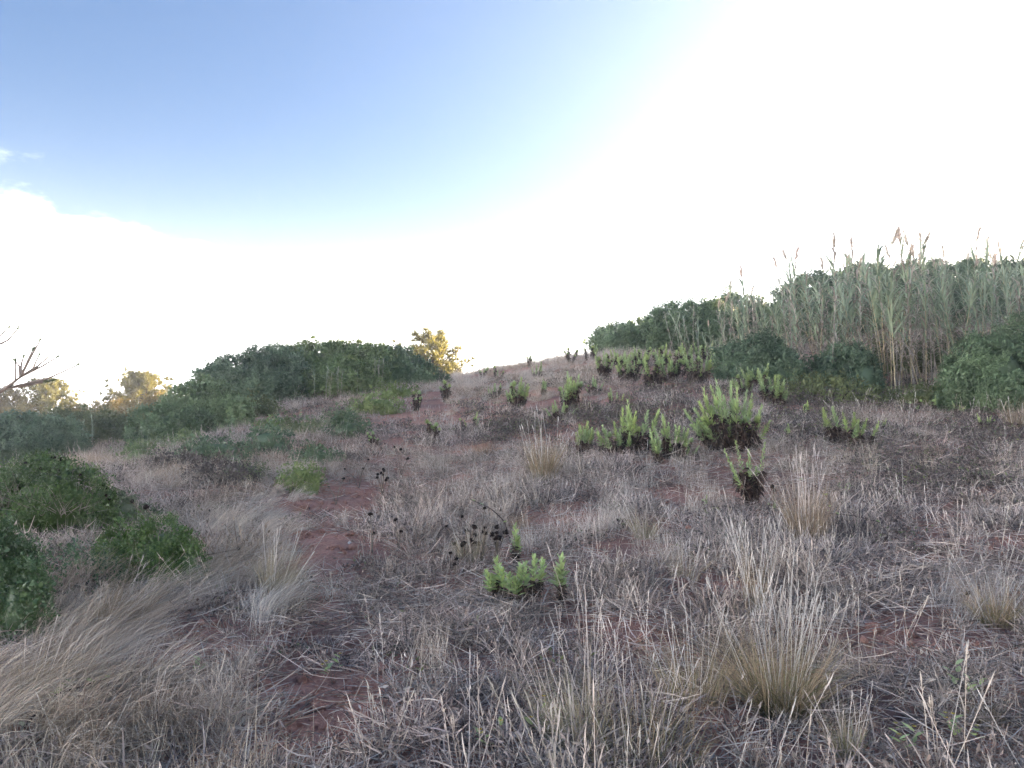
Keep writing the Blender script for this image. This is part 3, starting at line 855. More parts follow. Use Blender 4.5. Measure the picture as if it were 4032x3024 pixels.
# unseen scrub added on the slope outside the picture to shade the foreground
for i, (x, y, r) in enumerate([(19, 12.5, 2.4), (23, 18, 2.8), (26, 24, 3.0), (17.5, 8.5, 2.0), (30, 31, 3.2)]):
    px, _ = project(np.array([x]), np.array([y]), np.array([gz(x, y)]))
    k = FPX / y
    zc = gz(x, y) + r * .55
    _, py = project(np.array([x]), np.array([y]), np.array([zc]))
    bush('unseen bush added on the slope to the right to shade the foreground', [(float(px[0]), float(py[0]), r * k, r * .7 * k, 0), (float(px[0]) + r * .8 * k, float(py[0]), r * .8 * k, r * .6 * k, .8)], y, group='added shade bushes outside the picture on the right', leaf=.14, per=16, spacing=.35)

# ------------------------------------------------------------------ trees beyond the slope
def pine(label, px, py_top, Y, width_px, mat='pine', name='pine_tree', cat='tree', group='sunlit trees beyond the slope', n=60, lean=0.0, fat=1.0):
    b = over(px, Y)
    top = pt(px, py_top, Y)
    H = top[2] - b[2]
    Rw = width_px * 0.5 * Y / FPX
    o = thing(name, b, label, cat, group)
    g = Geo()
    tp = np.array([[0, 0, -.1], [.02 * H, .01 * H, .35 * H], [.01 * H + lean * H * .6, 0, .7 * H], [lean * H, 0, .97 * H]])
    tube(g, tp, [.035 * H, .028 * H, .016 * H, .005 * H], 7, .4)
    f = Geo()
    for i in range(n):
        t = 0.28 + 0.72 * (i + RNG.random()) / n
        a = i * 2.4 + RNG.normal(0, .3)
        prof = (1 - t) ** .55 * 1.2 * (0.35 + .85 * RNG.random()) * fat + .12
        R_ = Rw * prof
        c0 = np.array([np.interp(t, [0, .35, .7, 1], tp[:, 0]), 0, t * H * .97])
        e = c0 + np.array([math.cos(a) * R_, math.sin(a) * R_, R_ * (.25 + .5 * RNG.random()) + .05 * H])
        m = (c0 + e) / 2 - np.array([0, 0, .05 * R_])
        tube(g, [c0, m, e], [.008 * H, .006 * H, .003 * H], 4, .5)
        # needle tufts along the outer branch
        k = 7
        tt = .45 + .55 * np.arange(k) / (k - 1)
        Q = c0 + (e - c0) * tt[:, None] + RNG.normal(0, .06 * Rw, (k, 3))
        for q in Q:
            nn = 26
            d = rand_dirs(nn) + np.array([0, 0, .6]) + nrm(e - c0) * .5
            strips(f, np.repeat(q[None], nn, 0), nrm(d), (.05 + .05 * RNG.random(nn)) * H, .010 * H, np.zeros((nn, 3)), 1, [1, .2], np.clip(.3 + .5 * RNG.random(nn), 0, 1))
    g.build('trunk', M['bark'], o, True)
    tag(f.build('crown', M[mat], o), kind='stuff')
    return o

pine('sunlit pine standing behind the right end of the mound', 1700, 1338, 42, 310, n=40, fat=1.15)
pine('half-lit pine above the hollow, left of the dome bush', 555, 1500, 55, 300, n=80, fat=1.1)
pine('dark pine near the left edge with a lit right side', 180, 1522, 55, 270, n=70, fat=1.1)
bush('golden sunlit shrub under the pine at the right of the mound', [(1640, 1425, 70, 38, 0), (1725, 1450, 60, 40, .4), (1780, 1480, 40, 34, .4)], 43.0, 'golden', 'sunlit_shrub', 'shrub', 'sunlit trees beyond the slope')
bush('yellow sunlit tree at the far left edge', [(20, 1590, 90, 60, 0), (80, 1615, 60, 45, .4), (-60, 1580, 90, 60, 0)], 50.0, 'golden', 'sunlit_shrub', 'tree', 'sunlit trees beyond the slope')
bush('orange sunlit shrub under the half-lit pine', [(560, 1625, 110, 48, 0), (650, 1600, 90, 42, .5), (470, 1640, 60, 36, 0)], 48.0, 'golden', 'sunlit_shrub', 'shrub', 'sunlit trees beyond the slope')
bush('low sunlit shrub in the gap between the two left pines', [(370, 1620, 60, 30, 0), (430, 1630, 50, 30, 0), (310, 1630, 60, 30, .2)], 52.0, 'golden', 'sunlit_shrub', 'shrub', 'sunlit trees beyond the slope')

# ------------------------------------------------------------------ giant reeds
def one_leaf(length, width, droop, mat, name='leaf', k=6):
    g = Geo()
    prof = [.55, .95, 1, .85, .6, .32, .04][:k + 1]
    strips(g, np.zeros((1, 3)), np.array([[0.75, 0, 1.0]]) / 1.25, length, width, np.array([[droop * .55, 0, -droop]]), k, prof, [RNG.random()], 0, np.array([[0, 1.0, 0]]))
    return g.mesh(name, mat)

LEAF_FRESH = [one_leaf(.78, .060, d, M['reed_leaf']) for d in (.10, .22, .34, .48)]
LEAF_DRY = [one_leaf(.60, .045, d, M['reed_dry']) for d in (.45, .65, .8)]

def reed_stem_mesh(H, lean, mat, seed):
    g = Geo()
    n = 9
    t = np.linspace(0, 1, n)
    pts = np.stack([lean[0] * t ** 1.3, lean[1] * t ** 1.3, H * t - .05], -1)
    tube(g, pts, np.interp(t, [0, 1], [.016, .005]), 6, np.repeat(np.clip(.4 + .3 * RNG.normal(size=n - 1), 0, 1), 6))
    for q in np.arange(.18, H * .9, .22):                      # nodes
        c = np.array([np.interp(q / H, t, pts[:, 0]), np.interp(q / H, t, pts[:, 1]), np.interp(q / H, t, pts[:, 2])])
        r = np.interp(q / H, [0, 1], [.019, .007])
        tube(g, [c - [0, 0, .008], c, c + [0, 0, .008]], [r * .9, r * 1.05, r * .9], 6, 0.05)
    return g.mesh('cane', mat, True), pts

def reed_plume_mesh():
    g = Geo()
    n = 110
    t = RNG.random(n)
    P = np.stack([np.zeros(n), np.zeros(n), t * .42], -1)
    d = rand_dirs(n); d[:, 2] = 1.5 + np.abs(d[:, 2])
    strips(g, P, nrm(d), .12 + .22 * RNG.random(n) * (1.1 - t), .012, np.stack([.03 + .03 * RNG.random(n), np.zeros(n), -.02 * np.ones(n)], -1), 2, [.5, 1, .2])
    return g.mesh('plume', M['plume'])

PLUMES = [reed_plume_mesh() for _ in range(3)]

def leaf_layout(H, pts, n, lo, fan):
    """(position, azimuth, scale, tilt) for the leaves in two opposite ranks up the cane"""
    t = np.linspace(0, 1, len(pts))
    a0 = RNG.random() * 6.28
    out = []
    for i in range(n):
        q = lo + (1 - lo) * (i + .4 * RNG.random()) / n
        c = [np.interp(q, t, pts[:, j]) for j in range(3)]
        a = a0 + math.pi * (i % 2) + RNG.normal(0, fan)
        s = (1.0 - .45 * abs(q - .75)) * (.75 + .4 * RNG.random())
        tilt = -0.25 * (q - lo) / (1 - lo) - .12 + RNG.normal(0, .1)       # upper leaves stand closer to the cane
        out.append((c, a, s, tilt))
    return out

def reed(label, base, H, lean, fresh=True, plume=False, single=True, group='giant reeds on the right slope', nleaf=20, lo=.42, cane='reed_stem'):
    o = thing('giant_reed', base, label, 'reed', group)
    me, pts = reed_stem_mesh(H, lean, M[cane], 0)
    link('cane', me, o)
    lay = leaf_layout(H, pts, nleaf, lo, .45)
    if single:
        for i, (c, a, s, tilt) in enumerate(lay):
            dry = (not fresh) or (i < nleaf * .22)
            l = link('leaf', random.choice(LEAF_DRY if dry else LEAF_FRESH), o)
            l.matrix_local = Matrix.Translation(c) @ Matrix.Rotation(a, 4, 'Z') @ Matrix.Rotation(tilt, 4, 'Y') @ Matrix.Scale(s, 4)
    if plume:
        p = link('plume', random.choice(PLUMES), o)
        p.matrix_local = Matrix.Translation(pts[-1]) @ Matrix.Rotation(RNG.random() * 6.28, 4, 'Z') @ Matrix.Rotation(.25, 4, 'Y')
    return o

def reed_proto(H, fresh, nleaf, lo, plume, cane):
    """meshes for the reeds of the stand: cane, foliage in one mesh, plume"""
    lean = np.array([-.10 * H + .30 * RNG.normal(), .2 * RNG.normal()])
    me, pts = reed_stem_mesh(H, lean, M[cane], 0)
    g = Geo()
    for i, (c, a, s, tilt) in enumerate(leaf_layout(H, pts, nleaf, lo, .6)):
        dry = (not fresh and RNG.random() < .8) or i < nleaf * .3
        L = (.62 if dry else .78) * s; w = (.050 if dry else .062) * s
        dr = (.3 + .35 * RNG.random() if dry else .08 + .35 * RNG.random()) * s
        ang = .7 + tilt + .3 * RNG.normal()
        d = np.array([[math.sin(ang) * math.cos(a), math.sin(ang) * math.sin(a), math.cos(ang)]])
        strips(g, np.array([c]), d, L, w, np.array([[dr * .55 * math.cos(a), dr * .55 * math.sin(a), -dr]]), 4, [.55, 1, .9, .5, .05], None, 1 if dry else 0, np.array([[-math.sin(a), math.cos(a), 0]]))
    return me, g.mesh('foliage', [M['reed_leaf'], M['reed_dry']]), (pts[-1] if plume else None), H

def place_proto(pr, base, H, rz, label, group, wid=1.0):
    o = thing('giant_reed', base, label, 'reed', group)
    s = H / pr[3]
    o.scale = (s * wid, s * wid, s); o.rotation_euler = (RNG.normal(0, .07), RNG.normal(-.03, .10), rz)
    link('cane', pr[0], o)
    tag(link('foliage', pr[1], o), kind='stuff')
    if pr[2] is not None:
        p = link('plume', random.choice(PLUMES), o)
        p.matrix_local = Matrix.Translation(pr[2]) @ Matrix.Rotation(RNG.random() * 6.28, 4, 'Z') @ Matrix.Rotation(.25, 4, 'Y')
    return o

def reed_px(label, bx, by, tx, ty, **kw):
    b = at(bx, by)
    t = pt(tx, ty, b[1])
    return reed(label, b, t[2] - b[2], np.array([t[0] - b[0], RNG.normal(0, .15)]), **kw)

reed_px('tall fresh reed at the front of the stand with a straight yellow cane', 3528, 1570, 3510, 1140, nleaf=26, lo=.45)
reed_px('fresh reed with a thin cane just right of the tall front one', 3551, 1557, 3535, 1180, nleaf=20, lo=.48)
reed_px('front reed leaning left with its leaves fanned out', 3490, 1545, 3395, 1150, nleaf=22, lo=.5)
reed_px('second left-leaning reed close to the front clump with curled dry tips', 3470, 1520, 3330, 1190, nleaf=16, lo=.6)
for lab, bx, by, tx, ty, fr in [
        ('leftmost thin reed cane at the front of the stand', 3109, 1473, 3030, 1215, True),
        ('thin reed just right of the leftmost front cane', 3121, 1464, 3060, 1190, True),
        ('third front cane from the left, bent at its foot', 3151, 1497, 3105, 1170, True),
        ('fourth front cane from the left', 3181, 1491, 3120, 1180, False),
        ('fifth front cane from the left', 3215, 1461, 3150, 1140, True),
        ('sixth front cane from the left', 3233, 1443, 3180, 1150, False),
        ('seventh front cane from the left', 3266, 1416, 3200, 1110, True),
        ('eighth front cane from the left', 3287, 1440, 3250, 1120, False),
        ('grey bare cane right of the front clump', 3612, 1498, 3590, 1180, False),
        ('slender grey cane between the front clump and the pale canes', 3634, 1490, 3625, 1150, False),
        ('thick pale grey cane, left one of the pair near the right bush', 3670, 1516, 3625, 1120, False),
        ('straight pale grey cane, right one of the pair near the right bush', 3682, 1505, 3670, 1130, False),
        ('yellowish cane crossing another left of the right bush', 3723, 1430, 3735, 1120, True),
        ('grey cane crossing the yellowish one', 3745, 1420, 3690, 1100, False),
        ('green reed with broad arching leaves beside the right bush', 3814, 1390, 3820, 1110, True),
        ('tall green reed above the right edge bush', 3900, 1370, 3910, 1070, True),
        ('green reed with long leaves at the right edge', 3990, 1360, 3995, 1060, True),
        ('last green reed, cut by the right edge of the picture', 4040, 1360, 4030, 1050, True)]:
    reed_px(lab, bx, by, tx, ty, fresh=fr, cane='reed_stem' if fr else 'reed_grey', nleaf=18, lo=.4 if fr else .3)

protos = [reed_proto(3.6, True, 46, .24, False, 'reed_stem'), reed_proto(3.6, True, 32, .35, True, 'reed_stem'), reed_proto(3.6, False, 52, .10, False, 'reed_grey'),
          reed_proto(3.6, False, 36, .18, True, 'reed_grey'), reed_proto(3.6, True, 50, .14, False, 'reed_grey'), reed_proto(3.6, False, 34, .2, True, 'reed_grey'), reed_proto(3.6, False, 44, .12, False, 'reed_grey'), reed_proto(3.6, True, 44, .2, False, 'reed_stem')]
ENV_X = [2800, 2900, 3000, 3100, 3300, 3450, 3600, 3800, 4032, 4300]
ENV_Y = [1330, 1235, 1165, 1130, 1075, 1040, 1040, 1060, 1070, 1060]
ni = 225
for i in range(ni):
    px = 2810 + 1320 * (i + RNG.random()) / ni
    Y = 18.6 + 2.4 * RNG.random() if px < 3110 else 17.3 + 5.2 * RNG.random()
    b = over(px, Y)
    ty = np.interp(px, ENV_X, ENV_Y) + 210 * RNG.random() ** 1.5 - 15 + 35 * math.sin(px * .021)
    pl = RNG.random() < .17
    if pl:
        ty = np.interp(px, ENV_X, ENV_Y) - 10 - 90 * RNG.random()
    H = pt(px, ty, Y)[2] - b[2]
    H = min(max(H, 1.0), 5.2)
    pr = protos[random.choice([1, 3, 5]) if pl else random.choice([0, 0, 2, 2, 2, 4, 6, 7])]
    place_proto(pr, b, H, RNG.normal(0, 1.1), 'feathery plumed reed standing above the reed mass' if pl else 'reed in the dense mass of the stand, leaves overlapping its neighbours',
                'plumed reeds of the stand' if pl else 'reeds packed in the stand', .9 if pl else 1.0)
def clump(label, group, cx, base_y, top_y, spread, n, Y):
    for i in range(n):
        px = cx + RNG.normal(0, spread)
        b = over(px, Y + RNG.normal(0, .3))
        H = pt(px, top_y + 60 * RNG.random(), b[1])[2] - b[2]
        place_proto(protos[random.choice([2, 2, 4])], b, max(H, .8), RNG.random() * 6.28, label, group, .8)
clump('pale dry reed in the small clump before the flat-topped ridge bush', 'small reed clump on the ridge', 2705, 1370, 1200, 34, 10, 25.5)
clump('pale dry reed in the clump in front of the left mound', 'reed clump before the left mound', 1330, 1590, 1430, 50, 12, 20.6)
clump('dry reed in the slim clump near the right end of the mound', 'slim reed clump at the mound', 1497, 1545, 1405, 12, 6, 22.3)
clump('pale dead reed among the bushes of the left hollow', 'dead reeds in the left hollow', 310, 1740, 1650, 30, 6, 17.5)

# ------------------------------------------------------------------ leafy weeds (green upright shoots over dead brown leaves)
def shoot_proto(kind):
    """unit-height shoot: stem, green leaves, dead leaves"""
    lo = {'green': .42, 'tall': .5, 'dry': .82}[kind]
    bx, by = RNG.normal(0, .05), RNG.normal(0, .05)
    g = Geo()
    pts = np.array([[0, 0, -.04], [bx, by, .35], [bx * .7, by * .6, .7], [0, 0, 1.0]])
    tube(g, pts, [.018, .014, .010, .004], 5, .5)
    stem = g.mesh('shoot', M['stem'], True)
    def along(t):
        return np.stack([np.interp(t, [0, .35, .7, 1], pts[:, j]) for j in range(3)], -1)
    g = Geo(); n = 78
    t = lo + (1 - lo) * np.sort(RNG.random(n)) ** .85
    a = np.arange(n) * 2.4 + RNG.normal(0, .3, n)
    u = (t - lo) / (1 - lo)
    d = nrm(np.stack([np.cos(a) * (.95 - .55 * u), np.sin(a) * (.95 - .55 * u), .55 + .55 * u], -1))
    L = (.19 - .12 * u) * (.7 + .6 * RNG.random(n))
    s = nrm(np.stack([-np.sin(a), np.cos(a), np.zeros(n)], -1))
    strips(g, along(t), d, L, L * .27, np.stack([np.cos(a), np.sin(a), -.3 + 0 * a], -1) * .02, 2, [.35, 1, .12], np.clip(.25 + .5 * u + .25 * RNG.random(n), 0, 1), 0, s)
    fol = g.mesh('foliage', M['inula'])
    g = Geo(); n = 110
    t = .08 + (lo - .0) * RNG.random(n); a = RNG.random(n) * 6.28
    d = nrm(np.stack([np.cos(a), np.sin(a), RNG.normal(-.1, .5, n)], -1))
    L = .07 + .12 * RNG.random(n)
    strips(g, along(np.minimum(t, lo + .05)), d, L, L * .34, np.stack([0 * a, 0 * a, -.05 + 0 * a], -1), 2, [.4, 1, .15], RNG.random(n) ** 1.5)
    dead = g.mesh('dead_leaves', M['dead_leaf'])
    return stem, fol, dead
SH = {k: [shoot_proto(k) for _ in range(5)] for k in ('green', 'tall', 'dry')}
FRESH_LEAF = []
for _ in range(4):
    g = Geo()
    strips(g, np.zeros((1, 3)), np.array([[0.0, 0, 1.0]]), 1.0, .27, np.array([[.18 + .1 * RNG.random(), 0, -.06]]), 4, [.35, .85, 1, .7, .06], [.3 + .6 * RNG.random()], 0, np.array([[0, 1.0, 0]]))
    FRESH_LEAF.append(g.mesh('leaf', M['inula']))

def weed_plant(label, base, H, W, n, kind='green', group='green leafy weeds on the slope', single=False, name='leafy_weed', spread=.3, leaf=.085, m=24, lo=.38, tips=None):
    o = thing(name, base, label, 'weed', group)
    nt = len(tips) if tips else 0
    for i in range(nt + n // 2 if tips and not single else (nt or n)):
        a = RNG.random() * 6.28; r = math.sqrt(RNG.random())
        tx, ty = math.cos(a) * r * W * .5, math.sin(a) * r * W * .4
        bx, by = tx * spread, ty * spread
        h = H * (1 - .45 * r * RNG.random() - .28 * RNG.random())
        if i == 0: h = H
        if tips and i >= nt: h *= .62
        if tips and i < nt:
            e = pt(tips[i][0], tips[i][1], base[1] + RNG.normal(0, .12) * W) - base
            tx, ty, h = e
            bx, by = tx * spread, ty * spread
        st, fo, de = random.choice(SH['dry' if (kind == 'green' and not single and RNG.random() < .2) else kind])
        v = Vector((tx - bx, ty - by, h))
        z0 = gz(base[0] + bx, base[1] + by) - base[2]
        mtx = Matrix.Translation((bx, by, z0)) @ v.to_track_quat('Z', 'Y').to_matrix().to_4x4() @ Matrix.Rotation(RNG.random() * 6.28, 4, 'Z')
        sc = v.length
        wid = min(1.0, .55 / sc) if sc > .55 else 1.0
        mtx = mtx @ Matrix.Diagonal((sc * wid, sc * wid, sc, 1))
        s = link('shoot', st, o); s.matrix_local = mtx
        tag(link('dead_leaves', de, s), kind='stuff')
        if single:
            for q in range(m):
                t = lo + (1 - lo) * (q / (m - 1)) ** .9
                u = (t - lo) / (1 - lo)
                l = link('leaf', random.choice(FRESH_LEAF), s)
                L = leaf * (1 - .5 * u) * (.85 + .3 * RNG.random())
                l.matrix_local = Matrix.Translation((0, 0, t)) @ Matrix.Diagonal((1 / (sc * wid), 1 / (sc * wid), 1 / sc, 1)) @ Matrix.Rotation(q * 2.4, 4, 'Z') @ Matrix.Rotation(1.0 - .7 * u, 4, 'Y') @ Matrix.Scale(L, 4) @ Matrix.Diagonal((1, 1.4, 1, 1))
        else:
            tag(link('foliage', fo, s), kind='stuff')
    return o

def weed_px(label, bx, by, top, wpx, n, **kw):
    b = at(bx, by)
    H = pt(bx, top, b[1])[2] - b[2]
    return weed_plant(label, b, H, wpx * b[1] / FPX, n, **kw)

W = weed_px
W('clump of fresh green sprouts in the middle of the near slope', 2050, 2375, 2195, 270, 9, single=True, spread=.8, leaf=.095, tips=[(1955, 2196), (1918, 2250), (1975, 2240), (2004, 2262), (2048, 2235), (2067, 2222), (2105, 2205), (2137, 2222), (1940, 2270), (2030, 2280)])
W('single bright sprout with broad leaves right of the sprout clump', 2210, 2385, 2200, 30, 2, single=True, leaf=.115, tips=[(2211, 2203), (2200, 2250)])
W('lone sprout above the clump beside the black seed heads', 2030, 2230, 2065, 40, 3, single=True)
W('spindly weed with four tall green spires on brown leafy stems', 2965, 2005, 1735, 200, 6, kind='tall', single=True, spread=.12, leaf=.070, m=44, lo=.45, tips=[(2853, 1772), (2897, 1738), (2948, 1772), (3012, 1745), (2942, 1828), (2978, 1845), (2880, 1830)])
W('biggest bushy green weed right of centre', 2890, 1775, 1515, 330, 26, spread=.4, tips=[(2772, 1530), (2800, 1523), (2821, 1504), (2876, 1507), (2902, 1527), (2753, 1580), (2696, 1611), (2734, 1613), (2765, 1648), (2840, 1642), (2899, 1639), (2917, 1657), (2960, 1560), (3000, 1600), (3030, 1660), (2980, 1680), (2940, 1540), (2850, 1560), (2890, 1580), (2800, 1600), (2720, 1670), (2950, 1630)])
W('sprawling green weed left of the biggest one', 2460, 1800, 1590, 280, 16, spread=.6, tips=[(2371, 1672), (2350, 1684), (2418, 1663), (2452, 1617), (2471, 1586), (2483, 1636), (2504, 1628), (2551, 1625), (2595, 1628), (2518, 1701), (2400, 1700), (2440, 1690)])
W('green weed cluster between the sprawling weed and the biggest one', 2640, 1815, 1650, 240, 15, spread=.6, tips=[(2576, 1678), (2634, 1672), (2675, 1681), (2693, 1690), (2659, 1687), (2560, 1692), (2710, 1690), (2580, 1749), (2609, 1638), (2725, 1722), (2640, 1740)])
W('compact leafy weed at the left end of the green row', 2290, 1790, 1665, 110, 10, spread=.4)
W('small green weed in front of the middle of the row', 2590, 1830, 1720, 60, 5)
W('tall green weed on the middle slope, left of the green band', 2240, 1620, 1465, 130, 16, spread=.4)
W('dark-stemmed green weed left of the middle slope', 2030, 1615, 1490, 120, 16, spread=.4)
W('low green weed just below the tall middle-slope weed', 2215, 1660, 1575, 140, 10, spread=.5)
W('thin low weed with pale green tips in front of the reeds', 3340, 1760, 1610, 230, 10, spread=.6)
W('green weed at the left foot of the reeds', 3050, 1600, 1455, 140, 14, spread=.4)
W('small sprout with yellow lower leaf at the foot of the right bush', 3672, 1630, 1560, 30, 3)
W('little pale weed right of the yellow-leaved sprout', 3780, 1640, 1580, 70, 5)
W('tiny weed near the front reed canes', 3600, 1630, 1575, 60, 4)
W('sparse pale weed on the path left of centre', 1850, 1700, 1625, 90, 6, spread=.5)
W('dark dry weed with a few green tips at the upper left of the path', 1700, 1745, 1655, 80, 9, kind='dry')
W('dry dark weed standing beside the path below the pine', 1635, 1620, 1540, 60, 8, kind='dry')
W('small dark dry weed on the ridge by the path', 1755, 1585, 1500, 50, 7, kind='dry')
W('dark dry weed at the left of the path, lower down', 1475, 1770, 1700, 60, 8, kind='dry')
W('small yellow-green sprout left of the tan tussock', 2775, 2015, 1950, 40, 3)
W('small green creeping weed at the foot of the spindly weed', 3040, 2030, 1970, 60, 4)
W('upright weed at the left end of the green band', 2380, 1490, 1385, 80, 9)
for i, (bx, by, tp) in enumerate([(2480, 1505, 1395), (2560, 1530, 1400), (2650, 1505, 1385), (2740, 1510, 1390), (2830, 1480, 1370), (2600, 1450, 1355), (2700, 1440, 1350), (2790, 1430, 1345), (2900, 1500, 1390), (2520, 1440, 1360), (2870, 1440, 1350), (2430, 1450, 1375), (2980, 1530, 1430)]):
    W('upright weed in the dense pale green band below the ridge bushes', bx, by, tp, 130, 15, group='weeds of the pale green band', spread=.5)
for lab, x, y_, t_, w_ in [('short weed on the ridge line against the sky', 2080, 1445, 1400, 60), ('weed on the crest just left of the ridge bushes', 2250, 1430, 1370, 70), ('sparse weed low on the crest beside the path', 1900, 1500, 1450, 60)]:
    W(lab, x, y_, t_, w_, 7, kind='dry')

for lab, x, y_, t_, w_, n_ in [('small pale weed on the crest just right of the path', 1960, 1500, 1440, 60, 6), ('little weed right of the crest weed, in pale straw', 2120, 1490, 1425, 70, 7), ('short weed between the two middle-slope weeds', 2140, 1560, 1495, 60, 6),
        ('low weed in the straw below the crest, left one', 1950, 1570, 1510, 60, 6), ('sprawling little weed right of the tall middle-slope weed', 2340, 1560, 1480, 90, 8), ('low weed at the right of the dark creeping weeds', 2420, 1600, 1530, 80, 7),
        ('weed at the right foot of the green band', 2930, 1560, 1470, 110, 10), ('lone weed left of the front reed canes', 3170, 1650, 1580, 80, 6), ('tiny weed right of the biggest weed', 3120, 1740, 1670, 60, 5), ('small weed on the far right below the bush', 3880, 1690, 1630, 70, 5),
        ('weed on the skyline at the left end of the ridge bushes', 2320, 1420, 1360, 90, 8), ('tiny green weed in the middle of the near right slope', 3480, 1700, 1650, 50, 4)]:
    W(lab, x, y_, t_, w_, n_, spread=.5)

# ------------------------------------------------------------------ grass tussocks
def tussock(label, bx, by, top, wpx, n, mat='tussock', lean=(0, 0), splay=.5, foot=.16, group='grass tussocks on the near slope', green=0.25, stalks=10):
    b = at(bx, by)
    k = b[1] / FPX
    H = max((by - top) * k, .06); Wd = wpx * k
    o = thing('grass_tussock', b, label, 'grass tussock', group)
    g = Geo()
    r = foot * Wd * np.sqrt(RNG.random(n)); a = RNG.random(n) * 6.283
    P = np.stack([r * np.cos(a), r * np.sin(a), np.full(n, -.01)], -1)
    q = RNG.random(n) ** .8 * splay
    a2 = a + RNG.normal(0, 1.0, n)
    ratio = Wd / max(H, .05)
    D = nrm(np.stack([np.cos(a2) * q * ratio + lean[0], np.sin(a2) * q * ratio + lean[1], np.ones(n)], -1))
    L = H * (.30 + .75 * RNG.random(n) ** 1.4) * (1 + .3 * q)
    bend = np.stack([np.cos(a2) * .22 * L * q + lean[0] * .4 * L, np.sin(a2) * .22 * L * q + lean[1] * .4 * L, -.12 * L * q], -1) + RNG.normal(0, .13, (n, 3)) * L[:, None]
    wd = max(.0022, b[1] * .00046)
    ng = int(n * green)
    strips(g, P[ng:], D[ng:], L[ng:], wd * (.8 + .6 * RNG.random(n - ng)), bend[ng:], 4, None, RNG.random(n - ng), 0)
    if ng:
        strips(g, P[:ng], D[:ng], L[:ng] * .7, wd * 1.2, bend[:ng], 4, None, RNG.random(ng), 1)
    tag(g.build('blades', [M[mat], M['tussock_green']], o), kind='stuff')
    if stalks:
        g = Geo()
        m = stalks
        a = RNG.random(m) * 6.283
        P = np.stack([foot * Wd * np.cos(a), foot * Wd * np.sin(a), np.zeros(m)], -1) * RNG.random((m, 1))
        sq = .05 + .38 * RNG.random(m)
        D = nrm(np.stack([np.cos(a) * sq * ratio + lean[0], np.sin(a) * sq * ratio + lean[1], np.ones(m)], -1))
        L = H * (.9 + .45 * RNG.random(m))
        be = RNG.normal(0, .09, (m, 3)) * L[:, None]
        sd = nrm(np.cross(D, np.array([.1, 1, .1])))
        strips(g, P, D, L, wd * 1.1, be, 4, [1, 1, .9, .8, .7], .5 + .5 * RNG.random(m), 0, sd)
        strips(g, P + D * (L * .9)[:, None] + be * .81, nrm(D + be * .5), .10 * L, wd * 1.6, be * .1, 3, [.3, 1, .8, .1], .5 + .5 * RNG.random(m), 0, sd)
        tag(g.build('seed_stalks', M['stalk'], o), kind='stuff')
    return o

T = tussock
T('large near tussock with a green heart at lower right', 3070, 2810, 2390, 560, 1300, 'tussock', green=.35, splay=.75, stalks=40, foot=.17)
T('small upright tussock at the bottom right of the large one', 3330, 2985, 2760, 260, 260, green=.35, stalks=14)
T('tall sparse tussock at the bottom centre', 2520, 2990, 2580, 620, 340, green=.45, splay=.55, stalks=12, foot=.36)
T('tussock with leaning stalks left of the tall sparse one', 2270, 2930, 2520, 420, 260, green=.4, lean=(-.18, 0), splay=.45, stalks=14, foot=.26)
T('thin straw tussock between the two big near tussocks', 2740, 2760, 2440, 420, 360, green=.2, splay=.55, stalks=18, foot=.28)
T('tan tussock below the spindly four-spired weed', 3180, 2150, 1850, 340, 620, 'tussock_brown', green=.05, splay=.45, stalks=22)
T('tussock with green base at the right edge', 3920, 2460, 2230, 360, 420, green=.3, splay=.55, stalks=16)
T('fine tussock left of the compact leafy weed', 2140, 1890, 1690, 260, 520, 'tussock', green=.15, splay=.45, stalks=16)
T('small brown tussock above the lone sprout', 2045, 2090, 2010, 110, 220, 'tussock_brown', green=0, splay=.7, stalks=0)
T('low splayed tussock left of the bottom centre', 1690, 2600, 2545, 220, 260, 'tussock_brown', green=0, splay=1.2, stalks=0)
T('faint brown tussock on the path above the seed heads', 1900, 1800, 1715, 180, 320, 'tussock_brown', green=0, splay=.7, stalks=0)
T('straw tussock above the bare red patch at centre right', 2540, 2120, 1990, 240, 240, green=.15, stalks=8)
T('tall-stalked thin tussock right of the red earth patch', 2980, 2420, 2110, 240, 160, green=.05, splay=.3, stalks=28)
T('pale combed tussock arching right below the low glossy bush', 430, 2500, 2250, 420, 700, 'tussock', lean=(.55, -.1), green=.0, splay=.5, stalks=10)
T('long combed tussock at the lower left edge', 150, 2760, 2500, 420, 600, 'tussock', lean=(.5, 0), green=.05, splay=.5, stalks=10)
T('tan tussock at the bottom left beside the red earth', 600, 2860, 2680, 380, 560, 'tussock_brown', lean=(.3, .1), green=.05, splay=.6, stalks=10)
T('broad tan tussock at the bottom left corner', 330, 3010, 2790, 460, 640, 'tussock_brown', lean=(.3, .1), green=.05, splay=.6, stalks=8)
T('upright tan tussock on the left slope right of the glossy bush', 1080, 2360, 2120, 330, 520, 'tussock', lean=(.15, 0), green=.0, splay=.45, stalks=10)
T('straw tussock right of the black seed heads', 1850, 2220, 2080, 240, 260, 'tussock', green=.1, splay=.5, stalks=8)
T('orange-brown tussock at the right edge under the bush', 4010, 1700, 1570, 160, 320, 'tussock_brown', green=0, splay=.5, stalks=6)
T('grey-green tussock low at the far lower right', 3900, 2870, 2720, 300, 260, green=.1, lean=(-.3, 0), stalks=6)
T('fine straw tussock left of the spindly weed', 2700, 2300, 2130, 240, 180, green=.05, stalks=14)

